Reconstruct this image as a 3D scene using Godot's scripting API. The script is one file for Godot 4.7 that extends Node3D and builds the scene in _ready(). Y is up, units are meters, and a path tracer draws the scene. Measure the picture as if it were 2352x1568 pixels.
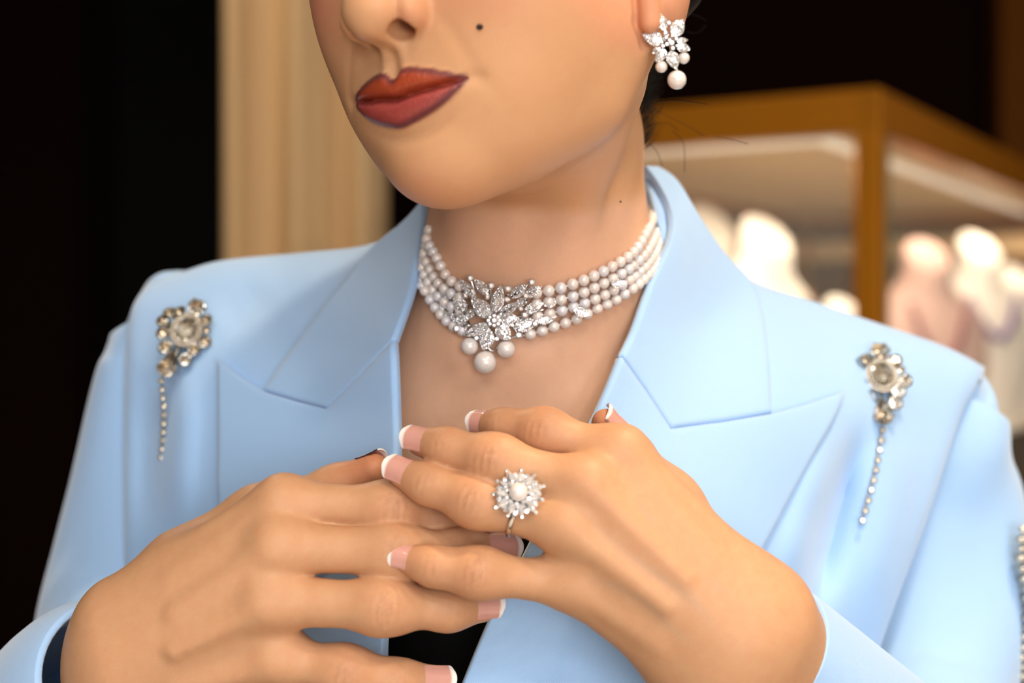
extends Node3D
# A close portrait in a jewellery shop: a woman in a pale blue blazer with a pearl choker, hands crossed on her chest.
# World: y up, metres; the lens stands at (0, EYE, 0) and looks along -z.

const FOCAL := 3400.0      # focal length in pixels of a 2352 x 1568 frame
const EYE := 1.35
const FILL_WALL_LIGHT := 13.0  # strength of the added fill panel behind the camera

var mat := {}
var head_xf: Transform3D   # head axes in millimetres from the middle of the mouth -> world
var head_inv: Transform3D
var fine := FastNoiseLite.new()


func at(u: float, v: float, d: float) -> Vector3:
	return Vector3((u - 1176.0) / FOCAL * d, EYE - (v - 784.0) / FOCAL * d, -d)


# ------------------------------------------------------------------ smooth solids
class Solid:
	var kind := ""
	var n := 0
	var typ := PackedInt32Array()
	var a := PackedVector3Array()
	var ba := PackedVector3Array()
	var il := PackedFloat32Array()
	var ra := PackedFloat32Array()
	var rd := PackedFloat32Array()
	var xf: Array[Transform3D] = []
	var ir := PackedVector3Array()
	var ir2 := PackedVector3Array()
	var grp := PackedInt32Array()
	var k := PackedFloat32Array()
	var op := PackedInt32Array()
	var web := 0.007
	var post: Callable
	var tint: Callable
	var slack := 1.0
	var hole_lo := Vector3.ONE * 99.0
	var hole_hi := Vector3.ONE * 99.0
	var cell := 0.0015
	var lo := Vector3()
	var hi := Vector3()
	var found: Array = []

	func cone(p: Vector3, q: Vector3, r1: float, r2: float, kk := 0.008, g := 0, o := 1) -> void:
		typ.append(0); a.append(p); ba.append(q - p); il.append(1.0 / maxf((q - p).length_squared(), 1e-9)); ra.append(r1); rd.append(r2 - r1)
		xf.append(Transform3D()); ir.append(Vector3.ONE); ir2.append(Vector3.ONE); grp.append(g); k.append(kk); op.append(o); n += 1

	func ball(place: Transform3D, r: Vector3, kk := 0.008, g := 0, o := 1) -> void:
		typ.append(1); a.append(Vector3()); ba.append(Vector3()); il.append(0.0); ra.append(0.0); rd.append(0.0)
		xf.append(place.inverse()); ir.append(Vector3(1 / r.x, 1 / r.y, 1 / r.z)); ir2.append(Vector3(1 / (r.x * r.x), 1 / (r.y * r.y), 1 / (r.z * r.z))); grp.append(g); k.append(kk); op.append(o); n += 1

	func one(i: int, p: Vector3) -> float:
		if typ[i] == 0:
			var pa := p - a[i]
			var h := clampf(pa.dot(ba[i]) * il[i], 0.0, 1.0)
			return (pa - ba[i] * h).length() - ra[i] - rd[i] * h
		var l: Vector3 = xf[i] * p
		var k0 := (l * ir[i]).length()
		return k0 * (k0 - 1.0) / maxf((l * ir2[i]).length(), 1e-6)

	func ev(p: Vector3, ids: PackedInt32Array) -> float:
		var d0 := 1.0
		var tot := 1.0
		var df := 1.0
		var cur := 0
		for i in ids:
			var d := 0.0
			if typ[i] == 0:
				var pa := p - a[i]
				var b := ba[i]
				var h := clampf(pa.dot(b) * il[i], 0.0, 1.0)
				d = (pa - b * h).length() - ra[i] - rd[i] * h
			else:
				var l: Vector3 = xf[i] * p
				var k0 := (l * ir[i]).length()
				d = k0 * (k0 - 1.0) / maxf((l * ir2[i]).length(), 1e-6)
			var kk := k[i]
			var g := grp[i]
			if g == 0:
				if op[i] > 0:
					var h0 := maxf(kk - absf(d0 - d), 0.0) / kk
					d0 = minf(d0, d) - h0 * h0 * kk * 0.25
				else:
					var h1 := maxf(kk - absf(d0 + d), 0.0) / kk
					d0 = maxf(d0, -d) + h1 * h1 * kk * 0.25
			else:
				if g != cur:
					if cur > 0:
						tot = join(tot, df, 0.0018)
					cur = g
					df = 1.0
				var h2 := maxf(kk - absf(df - d), 0.0) / kk
				df = minf(df, d) - h2 * h2 * kk * 0.25
		if cur > 0:
			tot = join(d0, join(tot, df, 0.0018), web)
		else:
			tot = d0
		if post.is_valid():
			tot -= post.call(p)
		return tot

	func join(x: float, y: float, kk: float) -> float:
		var h := maxf(kk - absf(x - y), 0.0) / kk
		return minf(x, y) - h * h * kk * 0.25

	# one slab of blocks (fixed z) : fills found[slab] with what it holds
	func work(slab: int) -> void:
		var B := 6
		var bs := cell * B
		var nx := int(ceil((hi.x - lo.x) / bs))
		var ny := int(ceil((hi.y - lo.y) / bs))
		var SX := nx * B + 2
		var SY := ny * B + 2
		var half := bs * 0.866
		var all := PackedInt32Array(range(n))
		var keys := PackedInt32Array()
		var pos := PackedVector3Array()
		var nrm := PackedVector3Array()
		var col := PackedColorArray()
		var edges := PackedInt32Array()
		var v := PackedFloat32Array()
		var m := B + 1
		v.resize(m * m * m)
		var ds := PackedFloat32Array()
		ds.resize(n)
		for by in ny:
			for bx in nx:
				var o := lo + Vector3(bx, by, slab) * bs
				var c := o + Vector3.ONE * bs * 0.5
				if o.x > hole_lo.x and o.y > hole_lo.y and o.z > hole_lo.z and o.x + bs < hole_hi.x and o.y + bs < hole_hi.y and o.z + bs < hole_hi.z:
					continue
				var dc := ev(c, all)
				if absf(dc) > half * 1.35 + 0.002:
					continue
				var near := 1.0
				for i in n:
					ds[i] = one(i, c)
					if op[i] > 0:
						near = minf(near, ds[i])
				var ids := PackedInt32Array()
				for i in n:
					if ds[i] < near + 2.2 * half + slack * maxf(k[i], web) + 0.006 * slack * slack and (op[i] > 0 or ds[i] < half + k[i] + 0.002):
						ids.append(i)
				var q := 0
				var some_in := false
				var some_out := false
				for z in m:
					for y in m:
						for x in m:
							var e := ev(o + Vector3(x, y, z) * cell, ids)
							v[q] = e
							if e < 0.0:
								some_in = true
							else:
								some_out = true
							q += 1
				if not (some_in and some_out):
					continue
				for z in B:
					for y in B:
						for x in B:
							var i0 := x + m * (y + m * z)
							var v0 := v[i0]; var v1 := v[i0 + 1]; var v2 := v[i0 + m]; var v3 := v[i0 + m + 1]
							var i4 := i0 + m * m
							var v4 := v[i4]; var v5 := v[i4 + 1]; var v6 := v[i4 + m]; var v7 := v[i4 + m + 1]
							var s := int(v0 < 0) + int(v1 < 0) + int(v2 < 0) + int(v3 < 0) + int(v4 < 0) + int(v5 < 0) + int(v6 < 0) + int(v7 < 0)
							if s == 0 or s == 8:
								continue
							var acc := Vector3()
							var cnt := 0
							if (v0 < 0) != (v1 < 0): acc += Vector3(v0 / (v0 - v1), 0, 0); cnt += 1
							if (v2 < 0) != (v3 < 0): acc += Vector3(v2 / (v2 - v3), 1, 0); cnt += 1
							if (v4 < 0) != (v5 < 0): acc += Vector3(v4 / (v4 - v5), 0, 1); cnt += 1
							if (v6 < 0) != (v7 < 0): acc += Vector3(v6 / (v6 - v7), 1, 1); cnt += 1
							if (v0 < 0) != (v2 < 0): acc += Vector3(0, v0 / (v0 - v2), 0); cnt += 1
							if (v1 < 0) != (v3 < 0): acc += Vector3(1, v1 / (v1 - v3), 0); cnt += 1
							if (v4 < 0) != (v6 < 0): acc += Vector3(0, v4 / (v4 - v6), 1); cnt += 1
							if (v5 < 0) != (v7 < 0): acc += Vector3(1, v5 / (v5 - v7), 1); cnt += 1
							if (v0 < 0) != (v4 < 0): acc += Vector3(0, 0, v0 / (v0 - v4)); cnt += 1
							if (v1 < 0) != (v5 < 0): acc += Vector3(1, 0, v1 / (v1 - v5)); cnt += 1
							if (v2 < 0) != (v6 < 0): acc += Vector3(0, 1, v2 / (v2 - v6)); cnt += 1
							if (v3 < 0) != (v7 < 0): acc += Vector3(1, 1, v3 / (v3 - v7)); cnt += 1
							var p := o + (Vector3(x, y, z) + acc / cnt) * cell
							if p.x > hole_lo.x and p.y > hole_lo.y and p.z > hole_lo.z and p.x < hole_hi.x and p.y < hole_hi.y and p.z < hole_hi.z:
								continue
							var h := cell * 0.7
							var gr := Vector3(ev(p + Vector3(h, 0, 0), ids) - ev(p - Vector3(h, 0, 0), ids), ev(p + Vector3(0, h, 0), ids) - ev(p - Vector3(0, h, 0), ids), ev(p + Vector3(0, 0, h), ids) - ev(p - Vector3(0, 0, h), ids)).normalized()
							var key := (bx * B + x) + SX * ((by * B + y) + SY * (slab * B + z))
							keys.append(key); pos.append(p); nrm.append(gr)
							col.append(tint.call(p, gr))
							if (v0 < 0) != (v1 < 0): edges.append_array([key, 0, int(v0 < 0)])
							if (v0 < 0) != (v2 < 0): edges.append_array([key, 1, int(v0 < 0)])
							if (v0 < 0) != (v4 < 0): edges.append_array([key, 2, int(v0 < 0)])
		found[slab] = [keys, pos, nrm, col, edges, SX, SX * SY]

	# returns [positions, normals, colours, indices]
	func build() -> Array:
		var bs := cell * 6
		var nz := int(ceil((hi.z - lo.z) / bs))
		found.resize(nz)
		var t := WorkerThreadPool.add_group_task(work, nz, -1, true)
		WorkerThreadPool.wait_for_group_task_completion(t)
		var pos := PackedVector3Array()
		var nrm := PackedVector3Array()
		var col := PackedColorArray()
		var where := {}
		var idx := PackedInt32Array()
		for f in found:
			var keys: PackedInt32Array = f[0]
			var base := pos.size()
			for i in keys.size():
				where[keys[i]] = base + i
			pos.append_array(f[1]); nrm.append_array(f[2]); col.append_array(f[3])
		for f in found:
			var e: PackedInt32Array = f[4]
			var st := [1, f[5], f[6]]
			for j in range(0, e.size(), 3):
				var key := e[j]
				var ax := e[j + 1]
				var b: int = st[(ax + 1) % 3]
				var c: int = st[(ax + 2) % 3]
				var q0 = where.get(key); var q1 = where.get(key - b); var q2 = where.get(key - b - c); var q3 = where.get(key - c)
				if q0 == null or q1 == null or q2 == null or q3 == null:
					continue
				if e[j + 2] == 1:
					idx.append_array([q0, q2, q1, q0, q3, q2])
				else:
					idx.append_array([q0, q1, q2, q0, q2, q3])
		found.clear()
		return [pos, nrm, col, idx]


func surface_of(pos: PackedVector3Array, nrm: PackedVector3Array, col, idx: PackedInt32Array, mesh: ArrayMesh, m: Material) -> void:
	var arr := []
	arr.resize(Mesh.ARRAY_MAX)
	arr[Mesh.ARRAY_VERTEX] = pos
	arr[Mesh.ARRAY_NORMAL] = nrm
	if col != null:
		arr[Mesh.ARRAY_COLOR] = col
	arr[Mesh.ARRAY_INDEX] = idx
	mesh.add_surface_from_arrays(Mesh.PRIMITIVE_TRIANGLES, arr)
	mesh.surface_set_material(mesh.get_surface_count() - 1, m)


# ------------------------------------------------------------------ sheets, tubes and lathes
class Shape:
	var p := PackedVector3Array()
	var nn := PackedVector3Array()
	var c := PackedColorArray()
	var i := PackedInt32Array()

	func vert(x: Vector3, n := Vector3.UP, q := Color.WHITE) -> int:
		p.append(x); nn.append(n); c.append(q)
		return p.size() - 1

	func quad(a: int, b: int, d: int, e: int) -> void:
		i.append_array([a, b, d, a, d, e])

	# a grid of points, rows x cols ; closed round in cols when wrap
	func grid(rows: Array, wrap := false, flip := false, tone = null) -> void:
		var base := p.size()
		var R := rows.size()
		var C: int = rows[0].size()
		for r in R:
			var row: PackedVector3Array = rows[r]
			for k in C:
				var du: Vector3 = row[(k + 1) % C if wrap else mini(k + 1, C - 1)] - row[(k - 1 + C) % C if wrap else maxi(k - 1, 0)]
				var dv: Vector3 = rows[mini(r + 1, R - 1)][k] - rows[maxi(r - 1, 0)][k]
				var n := du.cross(dv)
				if n.length_squared() < 1e-18:
					if r == 0 or r == R - 1:
						var mid := Vector3()
						for x in rows[1 if r == 0 else R - 2]:
							mid += x
						n = row[k] - mid / C
						if flip:
							n = -n
					else:
						n = Vector3.FORWARD
				n = n.normalized() * (-1.0 if flip else 1.0)
				vert(row[k], n, tone.call(r, k) if tone != null else Color.WHITE)
		for r in R - 1:
			for k in (C if wrap else C - 1):
				var k2 := (k + 1) % C
				var a0 := base + r * C + k
				var a1 := base + r * C + k2
				var b0 := a0 + C
				var b1 := a1 + C
				if flip:
					quad(a0, a1, b1, b0)
				else:
					quad(a0, b0, b1, a1)

	# tube along points with radii (a float each, or one Vector2 for an oval with a given side vector)
	func tube(path: PackedVector3Array, radii: Array, sides := 8, side0 := Vector3.ZERO, caps := true) -> void:
		var rows := []
		var side := side0
		for j in path.size():
			var t := (path[mini(j + 1, path.size() - 1)] - path[maxi(j - 1, 0)]).normalized()
			if side == Vector3.ZERO:
				side = t.cross(Vector3.UP if absf(t.y) < 0.9 else Vector3.RIGHT)
			side = (side - t * side.dot(t)).normalized()
			var up := t.cross(side)
			var rr = radii[mini(j, radii.size() - 1)]
			var r2: Vector2 = rr if rr is Vector2 else Vector2(rr, rr)
			var row := PackedVector3Array()
			for k in sides:
				var w := TAU * k / sides
				row.append(path[j] + side * cos(w) * r2.x + up * sin(w) * r2.y)
			if caps and j == 0:
				var pt := PackedVector3Array()
				for k in sides: pt.append(path[0] - t * minf(r2.x, r2.y) * 0.3)
				rows.append(pt)
			rows.append(row)
			if caps and j == path.size() - 1:
				var pt := PackedVector3Array()
				for k in sides: pt.append(path[j] + t * minf(r2.x, r2.y) * 0.3)
				rows.append(pt)
		grid(rows, true)

	# profile of (radius, height) turned round the y axis
	func lathe(prof: PackedVector2Array, sides: int, xf := Transform3D()) -> void:
		var rows := []
		for q in prof:
			var row := PackedVector3Array()
			for k in sides:
				var w := TAU * k / sides
				row.append(xf * Vector3(cos(w) * q.x, q.y, sin(w) * q.x))
			rows.append(row)
		grid(rows, true, true)

	# flat facets: corners go clockwise seen from outside
	func facet(pts: Array, q := Color.WHITE) -> void:
		var n: Vector3 = (pts[2] - pts[0]).cross(pts[1] - pts[0]).normalized()
		var b := p.size()
		for x in pts:
			vert(x, n, q)
		for k in range(1, pts.size() - 1):
			i.append_array([b, b + k, b + k + 1])

	func box(xf: Transform3D, s: Vector3, bev := 0.0) -> void:
		# box of size s centred at xf, with a small chamfer
		var h := s * 0.5
		var b := minf(bev, minf(h.x, minf(h.y, h.z)) * 0.9)
		var ax := [Vector3.RIGHT, Vector3.UP, Vector3.BACK]
		for k in 3:
			for sg in [-1.0, 1.0]:
				var u: Vector3 = ax[(k + 1) % 3]
				var w: Vector3 = ax[(k + 2) % 3]
				var o: Vector3 = ax[k] * sg * h[k]
				var hu := h[(k + 1) % 3] - b
				var hw := h[(k + 2) % 3] - b
				var c4 := [o - u * hu - w * hw, o + u * hu - w * hw, o + u * hu + w * hw, o - u * hu + w * hw]
				if sg > 0: c4.reverse()
				facet([xf * c4[0], xf * c4[1], xf * c4[2], xf * c4[3]])
		if b <= 0.0:
			return
		for k in 3:
			var u: Vector3 = ax[(k + 1) % 3]
			var w: Vector3 = ax[(k + 2) % 3]
			var hu := h[(k + 1) % 3]
			var hw := h[(k + 2) % 3]
			var hk := h[k] - b
			for su in [-1.0, 1.0]:
				for sw in [-1.0, 1.0]:
					var e1: Vector3 = u * su * hu + w * sw * (hw - b)
					var e2: Vector3 = u * su * (hu - b) + w * sw * hw
					var c4 := [e1 - ax[k] * hk, e1 + ax[k] * hk, e2 + ax[k] * hk, e2 - ax[k] * hk]
					if su * sw < 0: c4.reverse()
					facet([xf * c4[0], xf * c4[1], xf * c4[2], xf * c4[3]])

	func done(m: Material) -> ArrayMesh:
		var mesh := ArrayMesh.new()
		var arr := []
		arr.resize(Mesh.ARRAY_MAX)
		arr[Mesh.ARRAY_VERTEX] = p
		arr[Mesh.ARRAY_NORMAL] = nn
		arr[Mesh.ARRAY_COLOR] = c
		arr[Mesh.ARRAY_INDEX] = i
		mesh.add_surface_from_arrays(Mesh.PRIMITIVE_TRIANGLES, arr)
		mesh.surface_set_material(0, m)
		return mesh


func put(called: String, mesh: Mesh, parent: Node, place := Transform3D(), m: Material = null) -> MeshInstance3D:
	var o := MeshInstance3D.new()
	o.name = called
	o.mesh = mesh
	if m:
		o.material_override = null
		o.set_surface_override_material(0, m)
	parent.add_child(o, true)
	o.transform = place
	return o


func thing(called: String, label: String, category: String, group := "", where := Vector3.ZERO) -> Node3D:
	var o := Node3D.new()
	o.name = called
	add_child(o, true)
	o.position = where
	o.set_meta("label", label)
	o.set_meta("category", category)
	if group:
		o.set_meta("group", group)
	return o


func structure(called: String, sh: Shape, m: Material) -> MeshInstance3D:
	var o := put(called, sh.done(m), self)
	o.set_meta("kind", "structure")
	return o


func poly(pts: Array, t: float) -> Vector2:
	# a point along a polyline, by share of its length
	var total := 0.0
	for j in pts.size() - 1:
		total += (pts[j + 1] - pts[j]).length()
	var want := clampf(t, 0, 1) * total
	for j in pts.size() - 1:
		var l: float = (pts[j + 1] - pts[j]).length()
		if want <= l or j == pts.size() - 2:
			return pts[j].lerp(pts[j + 1], clampf(want / maxf(l, 1e-6), 0, 1))
		want -= l
	return pts[-1]


func smooth(pts: Array, steps: int) -> Array:
	# Catmull-Rom through the points (Vector2, Vector3 or float)
	var out := []
	for j in pts.size() - 1:
		var p0 = pts[maxi(j - 1, 0)]; var p1 = pts[j]; var p2 = pts[j + 1]; var p3 = pts[mini(j + 2, pts.size() - 1)]
		for s in steps:
			var t := float(s) / steps
			out.append(0.5 * ((2.0 * p1) + (p2 - p0) * t + (2.0 * p0 - 5.0 * p1 + 4.0 * p2 - p3) * t * t + (3.0 * p1 - p0 - 3.0 * p2 + p3) * t * t * t))
	out.append(pts[-1])
	return out


func smooth3(pts: Array, steps: int) -> PackedVector3Array:
	return PackedVector3Array(smooth(pts, steps))


# ------------------------------------------------------------------ the woman's head, neck and chest
var skin_solid: Solid
var skin_ids := PackedInt32Array()


func skin_depth(u: float, v: float, fallback := 0.66) -> float:
	# how far the skin of head, neck or chest lies along a line of sight
	if skin_ids.is_empty():
		skin_ids = PackedInt32Array(range(skin_solid.n))
	var t := (at(u, v, 1.0) - Vector3(0, EYE, 0)).normalized()
	var far := 0.50
	for s in 60:
		var e := skin_solid.ev(Vector3(0, EYE, 0) + t * far, skin_ids)
		far += e * 0.9
		if e < 0.0001:
			return -t.z * far
		if far > 0.8:
			break
	return fallback


func mm(x: float, y: float, z: float) -> Vector3:
	return head_xf * Vector3(x, y, z)


func head_ball(s: Solid, c: Vector3, r: Vector3, kk: float, turn := Vector3.ZERO, o := 1) -> void:
	var b := head_xf.basis.orthonormalized() * Basis.from_euler(turn)
	s.ball(Transform3D(b, head_xf * c), r * 0.001, kk * 0.001, 0, o)


func head_cone(s: Solid, p: Vector3, q: Vector3, r1: float, r2: float, kk: float, o := 1) -> void:
	s.cone(head_xf * p, head_xf * q, r1 * 0.001, r2 * 0.001, kk * 0.001, 0, o)


const LIP_W := 28.2

func lip_line(x: float) -> float:
	var t := x / LIP_W
	return 2.6 * t * t - 0.9 * exp(-x * x / 30.0)

func lip_up(x: float) -> float:
	var t := minf(absf(x) / LIP_W, 1.0)
	return 10.6 * pow(1.0 - t * t, 0.85) * (1.0 - 0.22 * t) - 3.4 * exp(-x * x / 10.0)

func lip_low(x: float) -> float:
	var t := minf(absf(x) / LIP_W, 1.0)
	return 10.6 * pow(1.0 - t * t, 0.8)


func face_relief(p: Vector3) -> float:
	# millimetres of relief on the front of the face: lips, mouth line, philtrum, folds
	var l: Vector3 = head_inv * p
	if l.z < -34.0 or l.y > 34.0 or l.y < -30.0 or absf(l.x) > 42.0:
		return 0.0
	var x := l.x
	var y := l.y
	var out := 0.0
	var t := absf(x) / LIP_W
	if t < 1.0 and y < 16.0 and y > -20.0:
		var ym := lip_line(x)
		var hu := maxf(lip_up(x), 0.2)
		var hl := maxf(lip_low(x), 0.2)
		var wide := 1.0 - t * t
		if y >= ym:
			var s := (y - ym) / hu
			if s < 1.25:
				out += 3.0 * pow(wide, 0.8) * pow(maxf(sin(PI * clampf(0.12 + s * 0.78, 0, 1)), 0.0), 0.8) * smoothstep(1.25, 0.85, s)
		else:
			var s := (ym - y) / hl
			if s < 1.25:
				out += 3.6 * pow(wide, 0.7) * pow(maxf(sin(PI * clampf(0.10 + s * 0.80, 0, 1)), 0.0), 0.8) * smoothstep(1.25, 0.85, s)
		out -= 4.0 * exp(-pow((y - ym) / 1.05, 2)) * (1.0 - pow(t, 6))
	# corner of the mouth
	out -= 0.9 * exp(-(pow((absf(x) - 30.0) / 3.4, 2) + pow((y - 2.2) / 2.6, 2)))
	# philtrum
	var up := smoothstep(4.0, 9.0, y) * smoothstep(23.0, 16.0, y)
	out += up * (-0.9 * exp(-x * x / 6.0) + 0.5 * exp(-pow((absf(x) - 4.6) / 2.0, 2)))
	# fold under the lower lip
	out -= 1.5 * exp(-pow((y + 15.5 - 0.012 * x * x) / 2.0, 2)) * exp(-pow((x - 3.0) / 15.0, 2))
	# faint fold from the wing of the nose past the mouth
	var fx := 23.0 + (24.0 - y) * 0.42
	out -= 0.25 * exp(-pow((absf(x) - fx) / 3.0, 2)) * smoothstep(-14.0, 6.0, y) * smoothstep(30.0, 22.0, y)
	return out * 0.001 * smoothstep(-34.0, -26.0, l.z)


const SKIN := Color(0.615, 0.335, 0.172)
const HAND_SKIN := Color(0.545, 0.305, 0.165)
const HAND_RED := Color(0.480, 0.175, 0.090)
const SKIN_RED := Color(0.550, 0.200, 0.108)

func skin_grain(p: Vector3) -> float:
	return fine.get_noise_3dv(p * 900.0) * 0.5 + fine.get_noise_3dv(p * 160.0) * 0.7


func face_tint(p: Vector3, _n: Vector3) -> Color:
	var l: Vector3 = head_inv * p
	var c := SKIN.lerp(SKIN_RED, clampf(0.10 + 0.10 * skin_grain(p), 0.0, 1.0))
	# blush make-up on the cheeks, redness of nose wings, ear and chin
	var blush := exp(-(pow((absf(l.x) - 40.0) / 18.0, 2) + pow((l.y - 44.0) / 18.0, 2))) * smoothstep(-90.0, -60.0, l.z) * 0.75
	blush += 0.22 * exp(-(l.x * l.x / 200.0 + pow((l.y + 33.0) / 9.0, 2))) * smoothstep(-40.0, -20.0, l.z)
	blush += 0.25 * exp(-(pow((absf(l.x) - 15.0) / 5.0, 2) + pow((l.y - 26.0) / 5.0, 2))) * smoothstep(-20.0, -5.0, l.z)
	blush += 0.35 * smoothstep(58.0, 64.0, absf(l.x)) * smoothstep(2.0, 12.0, l.y)
	c = c.lerp(Color(0.66, 0.215, 0.145), clampf(blush * (0.85 + 0.3 * skin_grain(p)), 0.0, 0.8))
	# neck and chest rosier, and painted paler below the jaw in place of fill light
	var neck_fill := smoothstep(1.406, 1.396, p.y + 0.25 * (p.z + 0.60))
	c = c.lerp(Color(0.70, 0.405, 0.270) * (1.0 + 0.06 * skin_grain(p)), neck_fill * 0.85)
	# lip paint: liner, warm upper lip, rosier lower lip
	if l.z > -30.0 and absf(l.x) < LIP_W + 1.0:
		var w := lip_share(l)
		if w.x > 0.0:
			var body := Color(0.375, 0.062, 0.026) if w.z > 0.0 else Color(0.350, 0.062, 0.052)
			var liner := Color(0.105, 0.030, 0.040)
			var paint := body.lerp(liner, w.y)
			paint = paint * (1.0 + 0.10 * skin_grain(p * 1.7))
			c = c.lerp(paint, w.x)
	return Color(c.r, c.g, c.b)


func lip_share(l: Vector3) -> Vector3:
	# (how much paint, how much liner, upper 1 or lower -1)
	var x := l.x
	if absf(x) > LIP_W or l.z < -30.0 or l.y > 15.0 or l.y < -20.0:
		return Vector3.ZERO
	var ym := lip_line(x)
	var t := absf(x) / LIP_W
	var h := lip_up(x) if l.y >= ym else lip_low(x)
	var far := absf(l.y - ym)
	var cover := smoothstep(0.75, -0.45, far - h)
	var line := smoothstep(h - 3.2, h - 0.7, far)
	line = maxf(line * 0.85, smoothstep(0.72, 0.96, t) * 0.8)
	return Vector3(cover, line, 1.0 if l.y >= ym else -1.0)


func head_solid() -> Solid:
	var s := Solid.new()
	s.kind = "head"
	# skull and face
	head_ball(s, Vector3(0, 80, -80), Vector3(66, 90, 80), 1)
	head_ball(s, Vector3(0, 62, -30), Vector3(58, 50, 34), 20)
	head_ball(s, Vector3(0, 14, -46), Vector3(45, 46, 43), 22)
	head_ball(s, Vector3(0, -2, -25), Vector3(30, 27, 24.5), 16)
	for q in [-1.0, 1.0]:
		head_ball(s, Vector3(34 * q, 32, -36), Vector3(24, 24, 22), 24)
		head_cone(s, Vector3(24 * q, 0, -38), Vector3(44 * q, 18, -68), 21, 21, 26)
		head_cone(s, Vector3(7 * q, -24, -23), Vector3(37 * q, -6, -62), 12.0, 12, 18)
		head_cone(s, Vector3(37 * q, -6, -62), Vector3(48 * q, 28, -75), 12, 12.5, 16)
		head_cone(s, Vector3(48 * q, 28, -75), Vector3(54 * q, 60, -82), 12.5, 15, 16)
	head_ball(s, Vector3(0, -23.8, -18.5), Vector3(16.5, 13.2, 16), 12)
	head_ball(s, Vector3(0, -12, -48), Vector3(32, 17, 34), 20)
	# nose
	head_cone(s, Vector3(0, 66, -5), Vector3(0, 36, 7), 8, 9, 12)
	head_ball(s, Vector3(0, 31.0, 9.8), Vector3(11.6, 10.4, 10.8), 5)
	head_cone(s, Vector3(0, 25.5, 12.0), Vector3(0, 21.0, 2), 4.2, 4.0, 5)
	for q in [-1.0, 1.0]:
		head_ball(s, Vector3(12.0 * q, 29.4, 0.5), Vector3(6.5, 8.4, 10.5), 2.6, Vector3(0, 0.35 * q, 0))
	for q in [-1.0, 1.0]:
		head_ball(s, Vector3(8.8 * q, 21.6, 5.8), Vector3(4.4, 4.0, 8.8), 1.2, Vector3(0.25, 0.45 * q, 0), -1)
	for q in [-1.0, 1.0]:
		head_cone(s, Vector3(9.2 * q, 22.6, 6.5), Vector3(5.6 * q, 29.0, -8.0), 4.2, 3.8, 1.2, -1)
	# eye sockets and lids, above the frame
	for q in [-1.0, 1.0]:
		head_ball(s, Vector3(31 * q, 68, 4), Vector3(15, 10, 12), 8, Vector3(), -1)
		head_ball(s, Vector3(31 * q, 67, -14), Vector3(12.5, 12.5, 12.5), 4)
	# ears
	for q in [-1.0, 1.0]:
		head_ball(s, Vector3(67 * q, 42, -93), Vector3(6.5, 30, 17), 5, Vector3(0.12, 0.55 * q, -0.16 * q))
		head_ball(s, Vector3(65.5 * q, 26, -85), Vector3(5.2, 10, 8.5), 4, Vector3(0.1, 0.5 * q, -0.1 * q))
		head_ball(s, Vector3(73 * q, 44, -86), Vector3(5, 15, 8), 4, Vector3(0.12, 0.55 * q, -0.1 * q), -1)
	# neck, throat and shoulders
	var n0 := at(1228, 330, 0.668)
	var n1 := at(1240, 560, 0.672)
	var n2 := at(1240, 740, 0.692)
	s.cone(mm(-6, 2, -86), n0, 0.0425, 0.0462, 0.016)
	s.cone(n0, n1, 0.0462, 0.0468, 0.012)
	s.cone(n1, n2, 0.0468, 0.0485, 0.014)
	s.cone(at(1225, 760, 0.735), at(900, 820, 0.80), 0.042, 0.030, 0.022)
	s.cone(at(1245, 760, 0.735), at(1560, 840, 0.80), 0.042, 0.030, 0.022)
	s.ball(Transform3D(Basis(), at(1190, 1180, 0.742)), Vector3(0.135, 0.140, 0.106), 0.045)
	s.cone(at(1080, 800, 0.648), at(860, 810, 0.705), 0.008, 0.008, 0.02)
	s.cone(at(1210, 805, 0.648), at(1500, 830, 0.705), 0.008, 0.008, 0.02)
	# muscle bands of the throat
	s.cone(mm(35, -2, -86), at(1230, 790, 0.664), 0.009, 0.006, 0.016)
	s.cone(mm(-35, -2, -86), at(1110, 790, 0.664), 0.009, 0.006, 0.016)
	# ear lobe that hangs free of the jaw, with the crease before it
	skin_solid = s
	skin_ids = PackedInt32Array(range(s.n))
	var g0 := at(1464, -10, skin_depth(1464, -10, 0.58) + 0.0006)
	var g1 := at(1470, 50, skin_depth(1470, 50, 0.58) + 0.0006)
	var g2 := at(1484, 96, skin_depth(1484, 96, 0.58) + 0.0006)
	s.cone(g0, g1, 0.0024, 0.0028, 0.0025, 0, -1)
	s.cone(g1, g2, 0.0028, 0.0030, 0.0025, 0, -1)
	var l0 := at(1490, -6, skin_depth(1490, 0, 0.575) - 0.0010)
	var l1 := at(1493, 52, skin_depth(1493, 50, 0.575) - 0.0008)
	s.cone(l0, l1, 0.0042, 0.0040, 0.0020)
	skin_ids = PackedInt32Array()
	s.post = face_relief
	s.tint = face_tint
	s.slack = 2.0
	var a := at(540, 1250, 0.70)
	s.cell = 0.0013
	s.lo = Vector3(-0.125, a.y, -0.80)
	s.hi = Vector3(0.135, 1.58, -0.485)
	return s


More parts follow.
